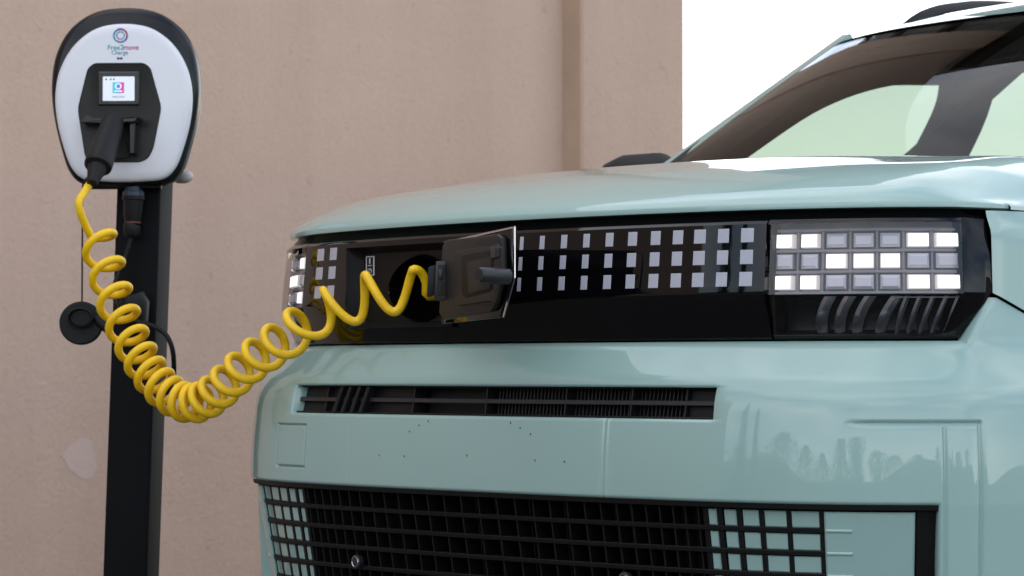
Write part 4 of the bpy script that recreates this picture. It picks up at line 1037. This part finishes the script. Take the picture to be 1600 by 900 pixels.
# plug at the car side
v, f = tube_geo([ic + np.array([0, .012, 0]), ic + np.array([0, -.004, 0]), ic + np.array([0, -.008, 0])], [.024, .024, .014], 20); ck(mesh('inlet_plug', v, f, 'rubber', None, smooth=40))
# dust cap on its cord
dc = at(127, 505, ZC - .13)
rgt = RV; upv = np.array([0, 0, 1.0]); tow_ = -DV
def disc(name, prof, m, parent=None, ex=1.0, ey=1.0, c=dc, n=32):
    v = []
    for r_, d in prof:
        for k in range(n):
            a = 2 * math.pi * k / n; v.append(c + rgt * (r_ * ex * math.cos(a)) + upv * (r_ * ey * math.sin(a)) + tow_ * d)
    m_ = len(prof); f = [(i * n + k, i * n + (k + 1) % n, (i + 1) * n + (k + 1) % n, (i + 1) * n + k) for i in range(m_ - 1) for k in range(n)]
    f.append(tuple(range(n))); f.append(tuple((m_ - 1) * n + k for k in range(n)))
    return ck(mesh(name, v, f, m, None, smooth=40), parent)
cap = disc('dust_cap', [(.038, -.008), (.040, -.005), (.040, .003), (.037, .006), (.028, .006)], 'rubber')
disc('cap_socket', [(.023, .004), (.0235, .020), (.021, .021), (.019, .012), (.018, .010)], 'rubber', None, 1.0, .78, dc + np.array([0, 0, .010]))
ck(tube('cap_tab', [at(150, 497, ZC - .13), at(162, 508, ZC - .135), at(172, 516, ZC - .135)], .010, 'rubber', None, 10))
ck(tube('cap_cord', catmull([at(139, 274, ZC - .135), at(130, 284, ZC - .135), at(128, 300, ZC - .13), at(128, 380, ZC - .13), at(128, 478, ZC - .13)], 6), .0017, 'rubber', None, 8))

# ================================================================== what the paint and glass mirror: yard opposite
def leafy(name, c, h, rx, n_leaf, tall, label, seed, group):
    rnd = random.Random(seed); t = empty(name, c); tag(t, label, 'tree', group)
    v, f = tube_geo([(0, 0, 0), (.02 * h, 0, .3 * h), (.0, .01 * h, .7 * h), (0, 0, .92 * h)], [.03 * h, .024 * h, .014 * h, .004 * h], 8)
    tr = mesh('trunk', v, f, 'bark', t, smooth=60)
    v = []; f = []
    for i in range(n_leaf):
        zt_ = rnd.random(); 
        if tall: rad = rx * (math.sin(math.pi * min(1, .12 + zt_ * .88)) ** .7) * (1 - .35 * zt_); z = .06 * h + zt_ * .94 * h
        else:
            z = .04 * h + zt_ * .96 * h; rad = rx * math.sqrt(max(0, 1 - ((zt_ - .45) / .58) ** 2)) * (.75 + .35 * math.sin(5 * zt_ + seed))
        a = rnd.random() * 6.283; rr_ = rad * math.sqrt(rnd.random()) * (.8 + .3 * math.sin(3 * a + seed + 4 * zt_))
        c_ = Vector((rr_ * math.cos(a), rr_ * math.sin(a), z)); s_ = rnd.uniform(.10, .24) * (h / 7) * (.6 if tall else 1)
        d1 = Vector((rnd.gauss(0, 1), rnd.gauss(0, 1), rnd.gauss(0, 1))).normalized(); d2 = d1.orthogonal().normalized()
        b_ = len(v); v += [c_ - d1 * s_, c_ + d2 * s_ * .5, c_ + d1 * s_, c_ - d2 * s_ * .5]; f.append((b_, b_ + 1, b_ + 2, b_ + 3))
    mesh('crown', v, f, 'leaf', t)
    return t
# building opposite the car's nose
bd = empty('opposite_building', (-11, -14, 0)); tag(bd, 'pale plain building across the yard, mirrored in the bumper', 'building')
bang = R(-38)
def bp_(u, v_, z): return (math.cos(bang) * u - math.sin(bang) * v_, math.sin(bang) * u + math.cos(bang) * v_, z)
v = [bp_(*q) for q in cuboid(-14, 5.5, -8, 0, 0, 7.2)]; mesh('wall_block', v, CF, 'render_pale', bd)
v = [bp_(*q) for q in cuboid(-14.2, 5.7, -8.2, .2, 7.2, 7.5)]; mesh('parapet', v, CF, 'render_pale', bd)
for k in range(5):
    u = -12 + k * 3.4
    v = [bp_(*q) for q in cuboid(u, u + 1.6, -.02, .03, 1.2, 3.0)]; wn = mesh('window', v, CF, 'gloss', bd)
    v = [bp_(*q) for q in cuboid(u - .1, u + 1.7, -.02, .12, 1.08, 1.2)]; mesh('sill', v, CF, 'render_pale', bd)
for k, (x, y, h_) in enumerate(((-5.6, -23, 9.5), (-4.2, -25, 8.0))):
    leafy('cypress_tree', (x, y, 0), h_, .6, 1800, 1, ('tallest narrow cypress mirrored in the bumper', 'shorter narrow cypress mirrored in the bumper')[k], 30 + k, 'mirrored cypresses')
rnd_ = random.Random(3)
for i in range(13):
    a = R(-106 + i * 7.6 + rnd_.uniform(-1.5, 1.5)); dd = 24 + rnd_.uniform(-3, 4)
    leafy('yard_tree', (1 + dd * math.cos(a), dd * math.sin(a), 0), rnd_.uniform(2.8, 4.4), rnd_.uniform(2.4, 3.4), 2600, 0, 'low leafy tree in the row mirrored in the bumper', 40 + i, 'mirrored tree row')
hv_ = []
for i in range(60):
    a = R(-125 + i * 2.6); d0 = 70; hh = 6 + 3.0 * math.sin(i * .21) + 1.6 * math.sin(i * .57 + 1)
    hv_.append([(d0 * math.cos(a), d0 * math.sin(a), -.5), (82 * math.cos(a), 82 * math.sin(a), hh * .6), (96 * math.cos(a), 96 * math.sin(a), hh), (125 * math.cos(a), 125 * math.sin(a), hh * .7)])
tag(grid('hills', hv_, 'leaf', None, 60), kind='structure')
# corrugated canopy above the end of the wall, mirrored in the windscreen
cn_ = empty('corrugated_canopy', (-3.9, 5.7, 4.9)); tag(cn_, 'corrugated steel canopy roof mirrored in the windscreen', 'canopy')
q = [[(x, -3.4 + i * .019, .45 * (x / 2.2) * -.3 + .05 * math.sin(i * .019 * 2 * math.pi / .30)) for x in (-2.4, 0, 2.3)] for i in range(360)]
grid('roof_sheet', q, 'roof_metal', cn_, 60, thick=.002)
for x in (-2.2, -1.1, 0, 1.1, 2.2):
    v = cuboid(x - .05, x + .05, -3.4, 3.4, -.28 - .06 * x, -.12 - .06 * x); mesh('beam', v, CF, 'trim', cn_)
for x in (2.1, ):
    for y in (3.2,): mesh('support_post', cuboid(x - .06, x + .06, y - .06, y + .06, -4.9, -.1), CF, 'trim', cn_)
